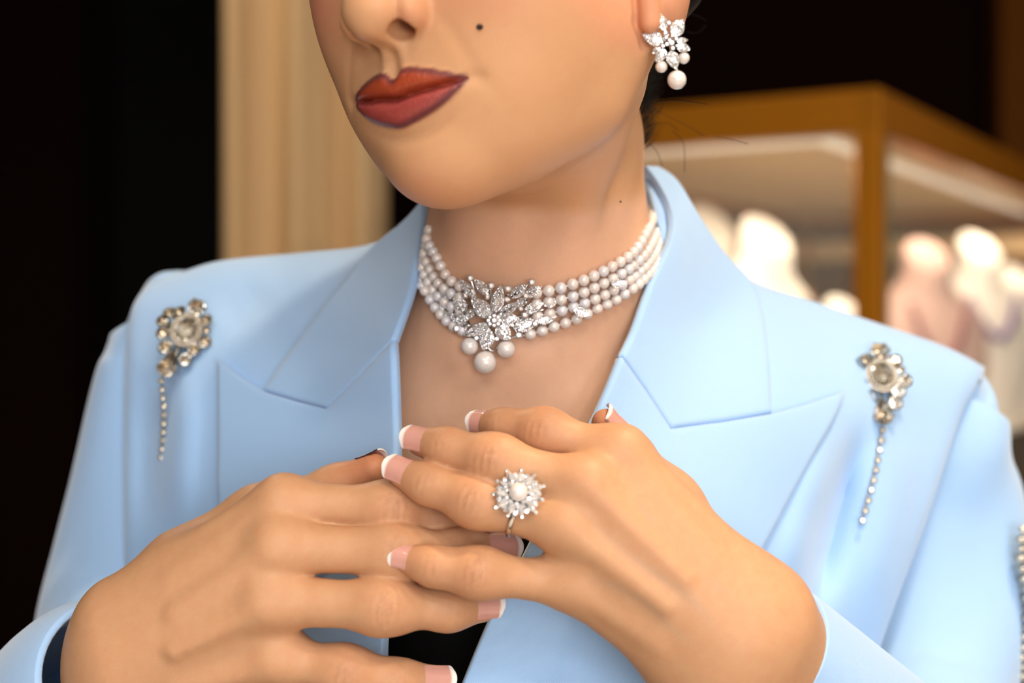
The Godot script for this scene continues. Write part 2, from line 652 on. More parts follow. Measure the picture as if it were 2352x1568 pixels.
# ------------------------------------------------------------------ hands
# each finger: [knuckle, middle joint, end joint, tip] as [u, v, depth, radius]
const HAND_R := {   # the hand on the left of the picture
	"thumb": [[430, 1300, 0.603, 0.0165], [600, 1195, 0.608, 0.0125], [775, 1122, 0.609, 0.0092], [858, 1078, 0.602, 0.0066]],
	"fingers": [
		[[652, 1157, 0.574, 0.0098], [905, 1166, 0.570, 0.0081], [1010, 1190, 0.578, 0.0070], [1082, 1212, 0.586, 0.0060]],
		[[640, 1256, 0.564, 0.0104], [915, 1268, 0.562, 0.0087], [1055, 1266, 0.570, 0.0074], [1150, 1262, 0.577, 0.0062]],
		[[622, 1378, 0.562, 0.0106], [890, 1392, 0.557, 0.0089], [1030, 1397, 0.564, 0.0074], [1108, 1392, 0.570, 0.0061]],
		[[640, 1508, 0.568, 0.0098], [800, 1546, 0.563, 0.0082], [915, 1562, 0.566, 0.0069], [1000, 1562, 0.570, 0.0058]]],
	"wrist": [[288, 1412, 0.588, 0.0148], [296, 1470, 0.581, 0.0160], [300, 1535, 0.579, 0.0160], [315, 1600, 0.585, 0.0158]],
	"arm": [[298, 1500, 0.600, 0.0222], [262, 1720, 0.665, 0.0240]],
	"arm2": [[325, 1580, 0.602, 0.0232], [310, 1800, 0.665, 0.0250]]}
const HAND_L := {   # the hand on the right, with the ring
	"thumb": [[1640, 1310, 0.585, 0.0160], [1530, 1160, 0.600, 0.0120], [1445, 1045, 0.604, 0.0090], [1392, 972, 0.598, 0.0060]],
	"fingers": [
		[[1425, 1040, 0.562, 0.0090], [1245, 990, 0.569, 0.0069], [1160, 981, 0.577, 0.0060], [1118, 976, 0.583, 0.0054]],
		[[1345, 1112, 0.552, 0.0098], [1130, 1054, 0.556, 0.0076], [1028, 1028, 0.563, 0.0063], [968, 1015, 0.569, 0.0056]],
		[[1298, 1206, 0.551, 0.0098], [1088, 1150, 0.553, 0.0077], [985, 1112, 0.559, 0.0064], [926, 1087, 0.564, 0.0057]],
		[[1322, 1342, 0.556, 0.0094], [1092, 1315, 0.549, 0.0074], [995, 1300, 0.551, 0.0062], [936, 1284, 0.554, 0.0053]]],
	"wrist": [[1745, 1405, 0.556, 0.0145], [1700, 1438, 0.550, 0.0160], [1655, 1478, 0.550, 0.0160], [1620, 1525, 0.556, 0.0150]],
	"arm": [[1718, 1440, 0.566, 0.0228], [2020, 1740, 0.640, 0.0280]],
	"arm2": [[1650, 1520, 0.566, 0.0230], [1930, 1820, 0.640, 0.0280]]}


func jp(j: Array) -> Vector3:
	return at(j[0], j[1], j[2])


func hand_solid(h: Dictionary) -> Solid:
	var s := Solid.new()
	s.kind = "hand"
	var lo := Vector3.ONE * 9
	var hi := -lo
	for f in 4:
		var k0: Array = h.fingers[f][0]
		var w: Array = h.wrist[f]
		s.cone(jp(k0), jp(w), k0[3] * 1.02, w[3], 0.009)
		# knuckle
		s.cone(jp(k0) + Vector3(0, 0.0004, 0.0036), jp(k0).lerp(jp(w), 0.09) + Vector3(0, 0, 0.0022), k0[3] * 0.80, k0[3] * 0.66, 0.007)
		# tendon
		s.cone(jp(k0).lerp(jp(w), 0.05) + Vector3(0, 0, k0[3] * 0.86), jp(k0).lerp(jp(w), 0.62) + Vector3(0, 0, w[3] * 0.86), 0.0024, 0.0018, 0.006)
	for f in 3:   # flesh between the bones, and the palm behind them
		var a: Array = h.fingers[f][0]
		var b: Array = h.fingers[f + 1][0]
		var w: Array = h.wrist[f]
		var w2: Array = h.wrist[f + 1]
		var m := (jp(a) + jp(b)) * 0.5
		var mw := (jp(w) + jp(w2)) * 0.5
		s.cone(m.lerp(mw, 0.06) + Vector3(0, 0, -0.004), mw + Vector3(0, 0, -0.003), 0.0078, 0.0145, 0.011)
	s.cone(jp(h.arm[0]), jp(h.arm[1]), h.arm[0][3], h.arm[1][3], 0.022)
	s.cone(jp(h.arm2[0]), jp(h.arm2[1]), h.arm2[0][3], h.arm2[1][3], 0.022)
	# ball of the thumb
	var t: Array = h.thumb
	s.cone(jp(t[0]), jp(t[1]), t[0][3], t[1][3], 0.016)
	s.cone(jp(t[1]), jp(h.fingers[0][0]) + Vector3(0, -0.004, -0.010), 0.009, 0.008, 0.016)
	for f in 4:
		var q: Array = h.fingers[f]
		s.cone(jp(q[0]), jp(q[1]).lerp(jp(q[0]), 0.12), q[0][3] * 0.93, q[1][3] * 0.97, 0.006, f + 1)
		s.cone(jp(q[1]).lerp(jp(q[0]), 0.06), jp(q[1]).lerp(jp(q[2]), 0.06), q[1][3] * 1.02, q[1][3] * 1.02, 0.010, f + 1)
		s.cone(jp(q[1]), jp(q[2]), q[1][3] * 0.95, q[2][3] * 1.0, 0.008, f + 1)
		s.cone(jp(q[2]), jp(q[3]), q[2][3], q[3][3], 0.008, f + 1)
	s.cone(jp(t[1]), jp(t[2]), t[1][3], t[2][3], 0.006, 5)
	s.cone(jp(t[2]), jp(t[3]), t[2][3] * 1.02, t[3][3], 0.006, 5)
	for i in s.n:
		for e in [s.a[i], s.a[i] + s.ba[i]]:
			lo = lo.min(e - Vector3.ONE * 0.034)
			hi = hi.max(e + Vector3.ONE * 0.034)
	s.lo = lo
	s.hi = hi
	s.lo.y = maxf(s.lo.y, at(1000, 1720, 0.60).y)
	s.cell = 0.00125
	var joints := []
	for f in 4:
		for j in [1, 2]:
			var dirn := (jp(h.fingers[f][2]) - jp(h.fingers[f][0 if j == 1 else 1])).normalized()
			joints.append([jp(h.fingers[f][j]), dirn, (1.0 if j == 1 else 0.45), h.fingers[f][j][3]])
	s.post = knuckle_relief.bind(joints)
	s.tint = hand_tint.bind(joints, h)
	return s


func knuckle_relief(p: Vector3, joints: Array) -> float:
	# creases across the back of the finger joints
	var out := 0.0
	for j in joints:
		var v: Vector3 = p - j[0]
		var l2 := v.length_squared()
		if l2 > 0.00024 or v.z < 0.0:
			continue
		var dirn: Vector3 = j[1]
		var s := v.dot(dirn)
		var side := (v - dirn * s)
		var lat := side - Vector3(0, 0, side.z)
		var arc := s * (1.0 + 0.0) + signf(s) * lat.length_squared() * 26.0
		out += j[2] * 0.00045 * (0.7 + 0.6 * fine.get_noise_3dv(p * 420.0)) * sin(arc * TAU / 0.0031 + 1.5 * fine.get_noise_3dv(p * 260.0)) * exp(-s * s / 0.0000200) * exp(-lat.length_squared() / 0.000030)
	return out


func hand_tint(p: Vector3, n: Vector3, joints: Array, h: Dictionary) -> Color:
	var red := 0.14 + 0.24 * skin_grain(p)
	var brown := 0.0
	for j in joints:
		var l2: float = (p - j[0]).length_squared()
		if l2 < 0.0005:
			var top_l2: float = (p - j[0] - Vector3(0, 0.25, 0.97) * j[3]).length_squared()
			brown += 0.62 * j[2] * exp(-top_l2 / 0.000024) * (0.7 + 0.9 * skin_grain(p * 2.4)) * smoothstep(-0.1, 0.5, n.z)
			red += 0.85 * j[2] * exp(-l2 / 0.00007) * (0.8 + 0.5 * skin_grain(p * 2.0))
	for f in h.fingers:
		var l2: float = (p - jp(f[3])).length_squared()
		red += 0.35 * exp(-l2 / 0.00006)
		l2 = (p - jp(f[0])).length_squared()
		red += 0.10 * exp(-l2 / 0.00012)
	var vein := 0.0
	if n.z > 0.2:
		for f in range(3):
			var a := jp(h.fingers[f][0]).lerp(jp(h.fingers[f + 1][0]), 0.5)
			var b := jp(h.wrist[f]).lerp(jp(h.wrist[f + 1]), 0.62 - 0.2 * f)
			var ab := b - a
			var t := clampf((p - a).dot(ab) / ab.length_squared(), 0.16, 0.9)
			var off := p - a - ab * t - Vector3(0, 0.0016 * sin(t * 9.0 + f * 2.0), 0)
			off.z = 0.0
			vein += exp(-off.length_squared() / 0.0000030) * smoothstep(0.12, 0.3, t) * smoothstep(0.95, 0.7, t)
	red += 0.7 * exp(-(p - jp(h.thumb[3])).length_squared() / 0.00025)
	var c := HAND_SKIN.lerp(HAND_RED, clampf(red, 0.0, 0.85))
	c = c.lerp(Color(0.300, 0.125, 0.066), clampf(brown, 0.0, 0.6))
	c = c.lerp(Color(0.40, 0.27, 0.185), clampf(vein * 0.42, 0.0, 0.5))
	return Color(c.r, c.g, c.b)


func add_nail(body: Node, end_joint: Vector3, tip: Vector3, r: float, r_end: float, back: Vector3, long: float, wide: float) -> void:
	# a curved plate on the back of the finger end; white free edge
	var t := (tip - end_joint).normalized()
	var up := (back - t * back.dot(t)).normalized()
	var side := t.cross(up)
	var nu := 12
	var nv := 28
	var top := []
	var tip_w := 0.24
	for iv in nv + 1:
		var v := float(iv) / nv
		var row := PackedVector3Array()
		for iu in nu + 1:
			var u := float(iu) / nu * 2.0 - 1.0
			# outline: rounded root, nearly straight sides, rounded free edge
			var w := wide * (1.0 - pow(maxf(0.0, 0.30 - v) / 0.30, 2.2) * 0.55) * (1.0 - pow(maxf(0.0, v - 0.86) / 0.14, 2.0) * 0.45)
			var ang := u * w / (r * 1.05)
			var along := (v - 0.56) * long - (1.0 - v) * absf(u) * absf(u) * -0.0012 - maxf(0.0, v - 0.8) * 5.0 * u * u * 0.0009
			var rr := lerpf(r, r_end, clampf(-along / end_joint.distance_to(tip), 0.0, 1.0)) + 0.00055 - 0.0007 * pow(maxf(0.0, 0.25 - v) / 0.25, 1.5)
			row.append(tip + t * along + up * (cos(ang) * rr - 0.0004 * v * v) + side * sin(ang) * rr)
		top.append(row)
	var sh := Shape.new()
	var tone := func(rw: int, k: int) -> Color:
		var u := absf(float(k) / nu * 2.0 - 1.0)
		var edge := smoothstep(0.862 + 0.06 * u * u - 0.012, 0.862 + 0.06 * u * u + 0.016, float(rw) / nv + 0.10 * u * u)
		return Color(0.62, 0.31, 0.255).lerp(Color(0.86, 0.82, 0.79), edge)
	sh.grid(top, false, false, tone)
	var under := []
	for row in top:
		var r2 := PackedVector3Array()
		for x in row:
			r2.append(x - up * 0.0006)
		under.append(r2)
	sh.grid(under, false, true, tone)
	var rim := [PackedVector3Array(), PackedVector3Array()]
	for k in nu + 1:
		rim[0].append(top[nv][k]); rim[1].append(under[nv][k])
	sh.grid(rim, false, false, func(_a, _b): return Color(0.86, 0.82, 0.79))
	var o := put("fingernail", sh.done(mat.nail), body)
	o.set_meta("label", "glossy pink nail with a white tip")


func build_person() -> Node3D:
	var who := thing("person", "woman in pale blue blazer with crossed hands, dark red lips and French manicure", "person")
	var mesh := ArrayMesh.new()
	var t0 := Time.get_ticks_msec()
	var pos := PackedVector3Array(); var nrm := PackedVector3Array(); var col := PackedColorArray()
	var idx := PackedInt32Array(); var lips := PackedInt32Array()
	skin_solid = head_solid()
	var solids := [skin_solid, hand_solid(HAND_R), hand_solid(HAND_L)]
	for s in solids:
		var m: Array = s.build()
		var base := pos.size()
		var ii: PackedInt32Array = m[3]
		var mp: PackedVector3Array = m[0]
		pos.append_array(mp); nrm.append_array(m[1]); col.append_array(m[2])
		for j in range(0, ii.size(), 3):
			var gloss := false
			if s.kind == "head":
				var l: Vector3 = head_inv * mp[ii[j]]
				if l.z > -30.0 and absf(l.x) < LIP_W and lip_share(l).x > 0.5:
					gloss = true
			if gloss:
				lips.append_array([ii[j] + base, ii[j + 1] + base, ii[j + 2] + base])
			else:
				idx.append_array([ii[j] + base, ii[j + 1] + base, ii[j + 2] + base])
		#print(s.kind, " ", mp.size(), " ", Time.get_ticks_msec() - t0)
	surface_of(pos, nrm, col, idx, mesh, mat.skin)
	if lips.size():
		surface_of(pos, nrm, col, lips, mesh, mat.lips)
	var body := put("body", mesh, who)
	# nails
	for h in [HAND_R, HAND_L]:
		for f in 4:
			var q: Array = h.fingers[f]
			var back := Vector3(0.0, 0.34, 0.94) if h == HAND_R else Vector3(-0.10, 0.42, 0.90)
			add_nail(body, jp(q[2]), jp(q[3]), q[3][3], q[2][3], back, 0.0162, q[3][3] * 1.02)
	add_nail(body, jp(HAND_R.thumb[2]), jp(HAND_R.thumb[3]), HAND_R.thumb[3][3], HAND_R.thumb[2][3], Vector3(-0.35, 0.60, -0.72), 0.0142, 0.0066)
	add_nail(body, jp(HAND_L.thumb[2]), jp(HAND_L.thumb[3]), HAND_L.thumb[3][3], HAND_L.thumb[2][3], Vector3(0.75, 0.55, 0.35), 0.0150, 0.0062)
	return who


# ------------------------------------------------------------------ the blazer
# front of the cloth: depth given at places on the chest and shoulders, a thin plate between them
const CLOTH := [
	[345, 662, 0.765], [430, 632, 0.760], [520, 607, 0.755], [700, 590, 0.745], [845, 574, 0.732], [930, 530, 0.712], [985, 466, 0.700],
	[300, 800, 0.752], [297, 1000, 0.742], [297, 1300, 0.730], [300, 1650, 0.715],
	[430, 800, 0.728], [430, 1050, 0.712], [450, 1350, 0.698],
	[600, 700, 0.728], [620, 900, 0.690], [640, 1200, 0.662], [650, 1600, 0.648],
	[800, 650, 0.712], [765, 942, 0.662], [760, 1250, 0.640],
	[975, 600, 0.672], [950, 700, 0.652], [918, 790, 0.638], [922, 950, 0.626], [925, 1080, 0.618], [895, 1450, 0.612], [890, 1650, 0.612],
	[1477, 398, 0.735], [1530, 500, 0.694], [1525, 560, 0.680], [1480, 650, 0.660], [1412, 820, 0.636], [1360, 945, 0.626], [1130, 1400, 0.608], [1040, 1650, 0.606],
	[1600, 520, 0.716], [1710, 645, 0.735], [1860, 700, 0.748], [1990, 742, 0.756], [2130, 792, 0.762], [2255, 850, 0.768],
	[1600, 750, 0.690], [1750, 830, 0.692], [1530, 990, 0.642], [1762, 953, 0.670], [1930, 905, 0.708], [2080, 950, 0.732],
	[1450, 1250, 0.612], [1735, 1260, 0.648], [1900, 1200, 0.690], [2120, 1180, 0.728], [2050, 1350, 0.718], [2000, 1500, 0.712], [1950, 1650, 0.706],
	[1850, 1450, 0.676], [1600, 1500, 0.628], [1300, 1600, 0.606], [2200, 960, 0.752]]
var plate := PackedFloat64Array()


func solve_plate() -> void:
	var n := CLOTH.size()
	var N := n + 3
	var M := []
	for i in N:
		var row := PackedFloat64Array()
		row.resize(N + 1)
		M.append(row)
	for i in n:
		var xi: float = CLOTH[i][0] / 1000.0
		var yi: float = CLOTH[i][1] / 1000.0
		for j in n:
			var dx: float = xi - CLOTH[j][0] / 1000.0
			var dy: float = yi - CLOTH[j][1] / 1000.0
			var r2 := dx * dx + dy * dy
			M[i][j] = (r2 * log(r2) if r2 > 1e-12 else 0.0) + (0.004 if i == j else 0.0)
		M[i][n] = 1.0; M[i][n + 1] = xi; M[i][n + 2] = yi
		M[n][i] = 1.0; M[n + 1][i] = xi; M[n + 2][i] = yi
		M[i][N] = CLOTH[i][2]
	for c in N:
		var best := c
		for r in range(c, N):
			if absf(M[r][c]) > absf(M[best][c]):
				best = r
		var tmp = M[c]; M[c] = M[best]; M[best] = tmp
		var pr: PackedFloat64Array = M[c]
		for r in N:
			if r != c and M[r][c] != 0.0:
				var rr: PackedFloat64Array = M[r]
				var f := rr[c] / pr[c]
				for q in range(c, N + 1):
					rr[q] -= f * pr[q]
				M[r] = rr
	plate.resize(N)
	for c in N:
		plate[c] = M[c][N] / M[c][c]


func cloth_depth(u: float, v: float) -> float:
	var n := CLOTH.size()
	var x := u / 1000.0
	var y := v / 1000.0
	var d := plate[n] + plate[n + 1] * x + plate[n + 2] * y
	for j in n:
		var dx: float = x - CLOTH[j][0] * 0.001
		var dy: float = y - CLOTH[j][1] * 0.001
		var r2 := dx * dx + dy * dy
		if r2 > 1e-12:
			d += plate[j] * r2 * log(r2)
	return d


# soft folds: [from, to, half width in px, height in metres]
const FOLDS := [
	[440, 800, 415, 1250, 34, -0.007], [352, 830, 340, 1250, 40, 0.005], [500, 760, 640, 660, 60, 0.003],
	[1985, 930, 1835, 1480, 38, 0.020], [2085, 930, 1975, 1500, 50, -0.008], [1915, 960, 1770, 1400, 36, -0.008],
	[2110, 880, 2030, 1250, 60, 0.003], [600, 1000, 800, 960, 90, -0.002]]

func fold_depth(u: float, v: float) -> float:
	var d := 0.0
	for f in FOLDS:
		var a := Vector2(f[0], f[1])
		var b := Vector2(f[2], f[3])
		var p := Vector2(u, v) - a
		var t := clampf(p.dot(b - a) / (b - a).length_squared(), 0.0, 1.0)
		var far := (p - (b - a) * t).length() / float(f[4])
		if far < 3.0:
			d += f[5] * exp(-far * far) * smoothstep(0.0, 0.4, t) * smoothstep(1.0, 0.6, t)
	return d


func coons(top: Array, right: Array, bottom: Array, left: Array, nu: int, nv: int) -> Array:
	var T := []; var Bm := []; var L := []; var R := []
	for i in nu + 1:
		T.append(poly(top, float(i) / nu)); Bm.append(poly(bottom, float(i) / nu))
	for j in nv + 1:
		L.append(poly(left, float(j) / nv)); R.append(poly(right, float(j) / nv))
	var out := []
	for j in nv + 1:
		var v := float(j) / nv
		var row := []
		for i in nu + 1:
			var u := float(i) / nu
			row.append(T[i] * (1 - v) + Bm[i] * v + L[j] * (1 - u) + R[j] * u - (T[0] * (1 - u) * (1 - v) + T[nu] * u * (1 - v) + Bm[0] * (1 - u) * v + Bm[nu] * u * v))
		out.append(row)
	return out


# a sheet of cloth with thickness from a grid of 3D points whose du x dv faces outward
func sheet(rows: Array, thick: float) -> Shape:
	var R := rows.size()
	var C: int = rows[0].size()
	var front := []
	var back := []
	for r in R:
		var f := PackedVector3Array()
		var b := PackedVector3Array()
		for k in C:
			var du: Vector3 = rows[r][mini(k + 1, C - 1)] - rows[r][maxi(k - 1, 0)]
			var dv: Vector3 = rows[mini(r + 1, R - 1)][k] - rows[maxi(r - 1, 0)][k]
			var n := du.cross(dv).normalized()
			var rim := r == 0 or r == R - 1 or k == 0 or k == C - 1
			var rim2 := r == 1 or r == R - 2 or k == 1 or k == C - 2
			var x: Vector3 = rows[r][k]
			if rim:
				f.append(x - n * thick * 0.5); b.append(x - n * thick * 0.5)
			elif rim2:
				f.append(x - n * thick * 0.06); b.append(x - n * thick * 0.94)
			else:
				f.append(x); b.append(x - n * thick)
		front.append(f); back.append(b)
	var sh := Shape.new()
	sh.grid(front)
	sh.grid(back, false, true)
	return sh


# refine the outermost cells so that the rounded edge stays narrow
func tighten(g: Array, share := 0.16) -> Array:
	var out := []
	for row in g:
		var n := []
		n.append(row[0]); n.append(row[0].lerp(row[1], share))
		for k in range(1, row.size() - 1):
			n.append(row[k])
		n.append(row[-1].lerp(row[-2], share)); n.append(row[-1])
		out.append(n)
	var mid := []
	mid.append(out[0])
	var a := []
	for k in out[0].size(): a.append(out[0][k].lerp(out[1][k], share))
	mid.append(a)
	for r in range(1, out.size() - 1):
		mid.append(out[r])
	var b := []
	for k in out[0].size(): b.append(out[-1][k].lerp(out[-2][k], share))
	mid.append(b)
	mid.append(out[-1])
	return mid


func cloth_patch(g: Array, lift: Callable, thick: float, with_folds: bool) -> Shape:
	g = tighten(g)
	var rows := []
	var R := g.size()
	var C: int = g[0].size()
	for r in R:
		var row := PackedVector3Array()
		for k in C:
			var q: Vector2 = g[r][k]
			var d := cloth_depth(q.x, q.y)
			if with_folds:
				d += fold_depth(q.x, q.y)
			row.append(at(q.x, q.y, d - lift.call(float(k) / (C - 1), float(r) / (R - 1))))
		rows.append(row)
	return sheet(rows, thick)


func v2(pts: Array) -> Array:
	var out := []
	for p in pts:
		out.append(Vector2(p[0], p[1]))
	return out


func cloth_tube(path: Array, steps: int, sides := 48, creases := 0.0) -> Shape:
	# path: [u, v, depth, half width, half depth]
	var pts := []; var rad := []
	for p in path:
		pts.append(at(p[0], p[1], p[2]))
		rad.append(Vector2(p[3], p[4]))
	var sh := Shape.new()
	var line := smooth3(pts, steps)
	sh.tube(line, smooth(rad, steps), sides, Vector3.RIGHT, false)
	if creases > 0.0:
		# soft drag lines that run aslant round the sleeve
		var rows := []
		var R := line.size()
		for r in R:
			var t := float(r) / (R - 1)
			var fade := smoothstep(0.12, 0.35, t)
			var row := PackedVector3Array()
			for k in sides:
				var p := sh.p[r * sides + k]
				var w := TAU * k / sides
				var h := sin(w * 2.0 + t * 9.0 + 0.8) * 0.6 + sin(w * 3.0 - t * 13.0 + 1.9) * 0.5
				row.append(p + (p - line[r]).normalized() * h * creases * fade * (0.15 + 0.85 * sin(w) * sin(w)))
			rows.append(row)
		sh = Shape.new()
		sh.grid(rows, true)
	return sh


func seam(pts: Array, r: float) -> Shape:
	var sh := Shape.new()
	sh.tube(smooth3(pts, 6), [r], 6)
	return sh


func build_jacket(who: Node3D) -> void:
	solve_plate()
	var j := Node3D.new()
	j.name = "blazer"
	who.add_child(j)
	j.set_meta("label", "pale blue twill blazer with peaked lapels")
	var ridge_l := smooth(v2([[345, 662], [430, 632], [520, 607], [700, 590], [845, 573], [930, 532], [985, 466]]), 6)
	var ridge_r := smooth(v2([[1477, 398], [1530, 440], [1600, 520], [1710, 645], [1860, 700], [1990, 744], [2130, 791], [2200, 820], [2255, 851]]), 6)
	# left front (picture) : shoulder ridge, armhole seam, bottom, under the lapel
	var arm_l := smooth(v2([[345, 662], [312, 715], [300, 800], [297, 950], [296, 1150], [297, 1400], [300, 1680]]), 6)
	var in_l := smooth(v2([[985, 466], [930, 640], [860, 800], [840, 1000], [820, 1300], [800, 1680]]), 6)
	var edge := func(u: float, v: float) -> float:
		# the cloth turns away over the shoulder ridge and into the armhole seam
		var s := clampf(v / 0.085, 0.0, 1.0)
		var q := clampf(u / 0.05, 0.0, 1.0)
		return -0.016 * (1.0 - sqrt(1.0 - (1.0 - s) * (1.0 - s))) - 0.006 * pow(1.0 - q, 2.0)
	var fl := cloth_patch(coons(ridge_l, in_l, v2([[300, 1680], [800, 1680]]), arm_l, 60, 84), edge, 0.003, true)
	put("front_panel", fl.done(mat.cloth), j)
	var arm_r := smooth(v2([[2255, 851], [2225, 900], [2195, 960], [2155, 1080], [2115, 1200], [2050, 1370], [2005, 1500], [1950, 1680]]), 6)
	var in_r := smooth(v2([[1477, 398], [1535, 640], [1560, 800], [1600, 1000], [1500, 1300], [1350, 1680]]), 6)
	var edge_r := func(u: float, v: float) -> float:
		var s := clampf(v / 0.085, 0.0, 1.0)
		var q := clampf((1.0 - u) / 0.05, 0.0, 1.0)
		return -0.016 * (1.0 - sqrt(1.0 - (1.0 - s) * (1.0 - s))) - 0.006 * pow(1.0 - q, 2.0)
	var fr := cloth_patch(coons(ridge_r, arm_r, v2([[1350, 1680], [1950, 1680]]), in_r, 60, 84), edge_r, 0.003, true)
	put("front_panel", fr.done(mat.cloth), j)
	# back: from the ridges down behind
	for rg in [ridge_l, ridge_r]:
		var rows := []
		for s in 10:
			var row := PackedVector3Array()
			for q in rg:
				var p := at(q.x, q.y, cloth_depth(q.x, q.y) + 0.016)
				var t := s / 9.0
				row.append(p + Vector3(0, -0.26 * t * t + 0.002 * sin(PI * minf(t * 3.0, 1.0)), -0.075 * sin(PI * 0.5 * minf(t * 1.6, 1.0))))
			row.reverse()
			rows.append(row)
		put("back_panel", sheet(rows, 0.003).done(mat.cloth), j)
	# lapels
	var flat := func(u: float, v: float) -> float:
		return 0.0055 + 0.003 * u * u
	var lap_l := coons(
		v2([[508, 828], [560, 870], [615, 903], [690, 925], [765, 943], [840, 868], [918, 787]]),
		smooth(v2([[918, 787], [922, 870], [926, 1000], [924, 1100], [912, 1300], [896, 1440], [890, 1680]]), 5),
		v2([[640, 1680], [890, 1680]]),
		smooth(v2([[508, 828], [511, 870], [514, 1000], [516, 1150], [540, 1350], [580, 1500], [640, 1680]]), 5), 48, 64)
	put("lapel", cloth_patch(lap_l, flat, 0.0042, false).done(mat.cloth), j)
	var flat_r := func(u: float, v: float) -> float:
		return 0.0055 + 0.003 * (1.0 - u) * (1.0 - u)
	var lap_r := coons(
		v2([[1413, 820], [1470, 900], [1530, 991], [1650, 976], [1762, 955], [1850, 930], [1932, 903]]),
		smooth(v2([[1932, 903], [1905, 960], [1850, 1052], [1790, 1160], [1735, 1262], [1640, 1420], [1480, 1680]]), 5),
		v2([[1040, 1680], [1480, 1680]]),
		smooth(v2([[1413, 820], [1360, 945], [1280, 1110], [1190, 1290], [1125, 1410], [1060, 1565], [1020, 1680]]), 5), 48, 64)
	put("lapel", cloth_patch(lap_r, flat_r, 0.0042, false).done(mat.cloth), j)
	# collar leaves
	var leaf := func(u: float, v: float) -> float:
		return 0.0045 + 0.004 * sin(PI * clampf(u, 0, 1) * 0.5)
	var col_l := coons(
		v2([[930, 531], [985, 464]]),
		smooth(v2([[985, 464], [982, 520], [972, 600], [955, 680], [918, 788]]), 6),
		v2([[615, 902], [690, 924], [764, 942], [840, 868], [918, 788]]),
		smooth(v2([[930, 531], [870, 575], [815, 640], [740, 735], [675, 820], [615, 902]]), 6), 36, 48)
	put("collar", cloth_patch(col_l, leaf, 0.0040, false).done(mat.cloth), j)
	var leaf_r := func(u: float, v: float) -> float:
		return 0.0045 + 0.004 * sin(PI * clampf(1.0 - u, 0, 1) * 0.5)
	var col_r := coons(
		v2([[1476, 394], [1500, 396]]),
		smooth(v2([[1500, 396], [1545, 425], [1590, 500], [1650, 585], [1715, 655], [1745, 730], [1757, 830], [1762, 954]]), 6),
		v2([[1413, 820], [1470, 900], [1530, 990], [1650, 975], [1762, 954]]),
		smooth(v2([[1476, 394], [1508, 440], [1531, 500], [1525, 560], [1482, 650], [1442, 760], [1413, 820]]), 6), 36, 56)
	put("collar", cloth_patch(col_r, leaf_r, 0.0040, false).done(mat.cloth), j)
	# collar stand: round the back of the neck
	var rim := [at(982, 520, 0.694), at(985, 466, 0.705), at(1010, 430, 0.740), at(1100, 400, 0.775), at(1240, 385, 0.785), at(1380, 380, 0.775), at(1455, 385, 0.752), at(1477, 396, 0.733), at(1508, 440, 0.712), at(1530, 500, 0.692)]
	var low := [at(985, 600, 0.700), at(992, 560, 0.712), at(1020, 530, 0.742), at(1105, 510, 0.772), at(1240, 500, 0.782), at(1375, 500, 0.772), at(1445, 510, 0.750), at(1465, 520, 0.738), at(1490, 560, 0.722), at(1500, 620, 0.700)]
	var a := smooth3(rim, 6)
	var b := smooth3(low, 6)
	var rows2 := []
	for s in 7:
		var row := PackedVector3Array()
		for k in a.size():
			row.append(a[k].lerp(b[k], s / 6.0))
		rows2.append(row)
	put("collar_stand", sheet(rows2, 0.004).done(mat.cloth), j)
	# sleeves
	var sl := cloth_tube([[352, 670, 0.790, 0.005, 0.006], [369, 681, 0.795, 0.016, 0.017], [388, 706, 0.800, 0.026, 0.028], [402, 740, 0.800, 0.0330, 0.036], [414, 830, 0.800, 0.0410, 0.043], [403, 960, 0.798, 0.0470, 0.046], [377, 1130, 0.793, 0.0505, 0.048], [345, 1300, 0.785, 0.0530, 0.050], [322, 1430, 0.772, 0.0540, 0.052], [330, 1600, 0.745, 0.060, 0.056], [400, 1760, 0.72, 0.06, 0.056]], 10, 64, 0.0034)
	put("sleeve", sl.done(mat.cloth), j)
	var sr := cloth_tube([[2240, 858, 0.790, 0.005, 0.006], [2214, 872, 0.795, 0.018, 0.018], [2193, 900, 0.800, 0.026, 0.028], [2174, 942, 0.800, 0.0330, 0.036], [2147, 1050, 0.800, 0.0420, 0.043], [2140, 1200, 0.798, 0.0470, 0.047], [2133, 1400, 0.788, 0.0495, 0.050], [2110, 1600, 0.77, 0.052, 0.052], [2080, 1780, 0.74, 0.056, 0.054]], 10, 64, 0.0060)
	put("sleeve", sr.done(mat.cloth), j)
	# forearm sleeves with open cuffs, rolled edge
	for q in [[[[340, 1900, 0.720, 0.062, 0.054], [190, 1800, 0.680, 0.062, 0.054], [175, 1690, 0.645, 0.050, 0.047], [215, 1600, 0.618, 0.041, 0.041], [268, 1562, 0.602, 0.0345, 0.0345]], 0.0015], [[[2080, 1880, 0.680, 0.056, 0.048], [1975, 1750, 0.640, 0.046, 0.042], [1850, 1620, 0.608, 0.039, 0.037], [1722, 1496, 0.580, 0.0340, 0.0325]], 0.0015]]:
		var path: Array = q[0]
		var cuff := cloth_tube(path, 8)
		var inner := []
		var rows3 := cuff.p.duplicate()
		# turn the edge in and line it
		var C := 48
		var R := rows3.size() / C
		var mid3 := Vector3()
		for k in C: mid3 += rows3[(R - 1) * C + k] / C
		var prev := Vector3()
		for k in C: prev += rows3[(R - 4) * C + k] / C
		var axis := (mid3 - prev).normalized()
		for step in [[0.0, 0.0], [0.0008, -0.0006], [0.0008, -0.0024], [0.0, -0.0032], [-0.012, -0.0032], [-0.03, -0.0030]]:
			var row := PackedVector3Array()
			for k in C:
				var p3: Vector3 = rows3[(R - 1) * C + k]
				row.append(p3 + axis * step[0] + (p3 - mid3).normalized() * step[1])
			inner.append(row)
		cuff.grid(inner, true)
		put("cuff", cuff.done(mat.cloth), j)
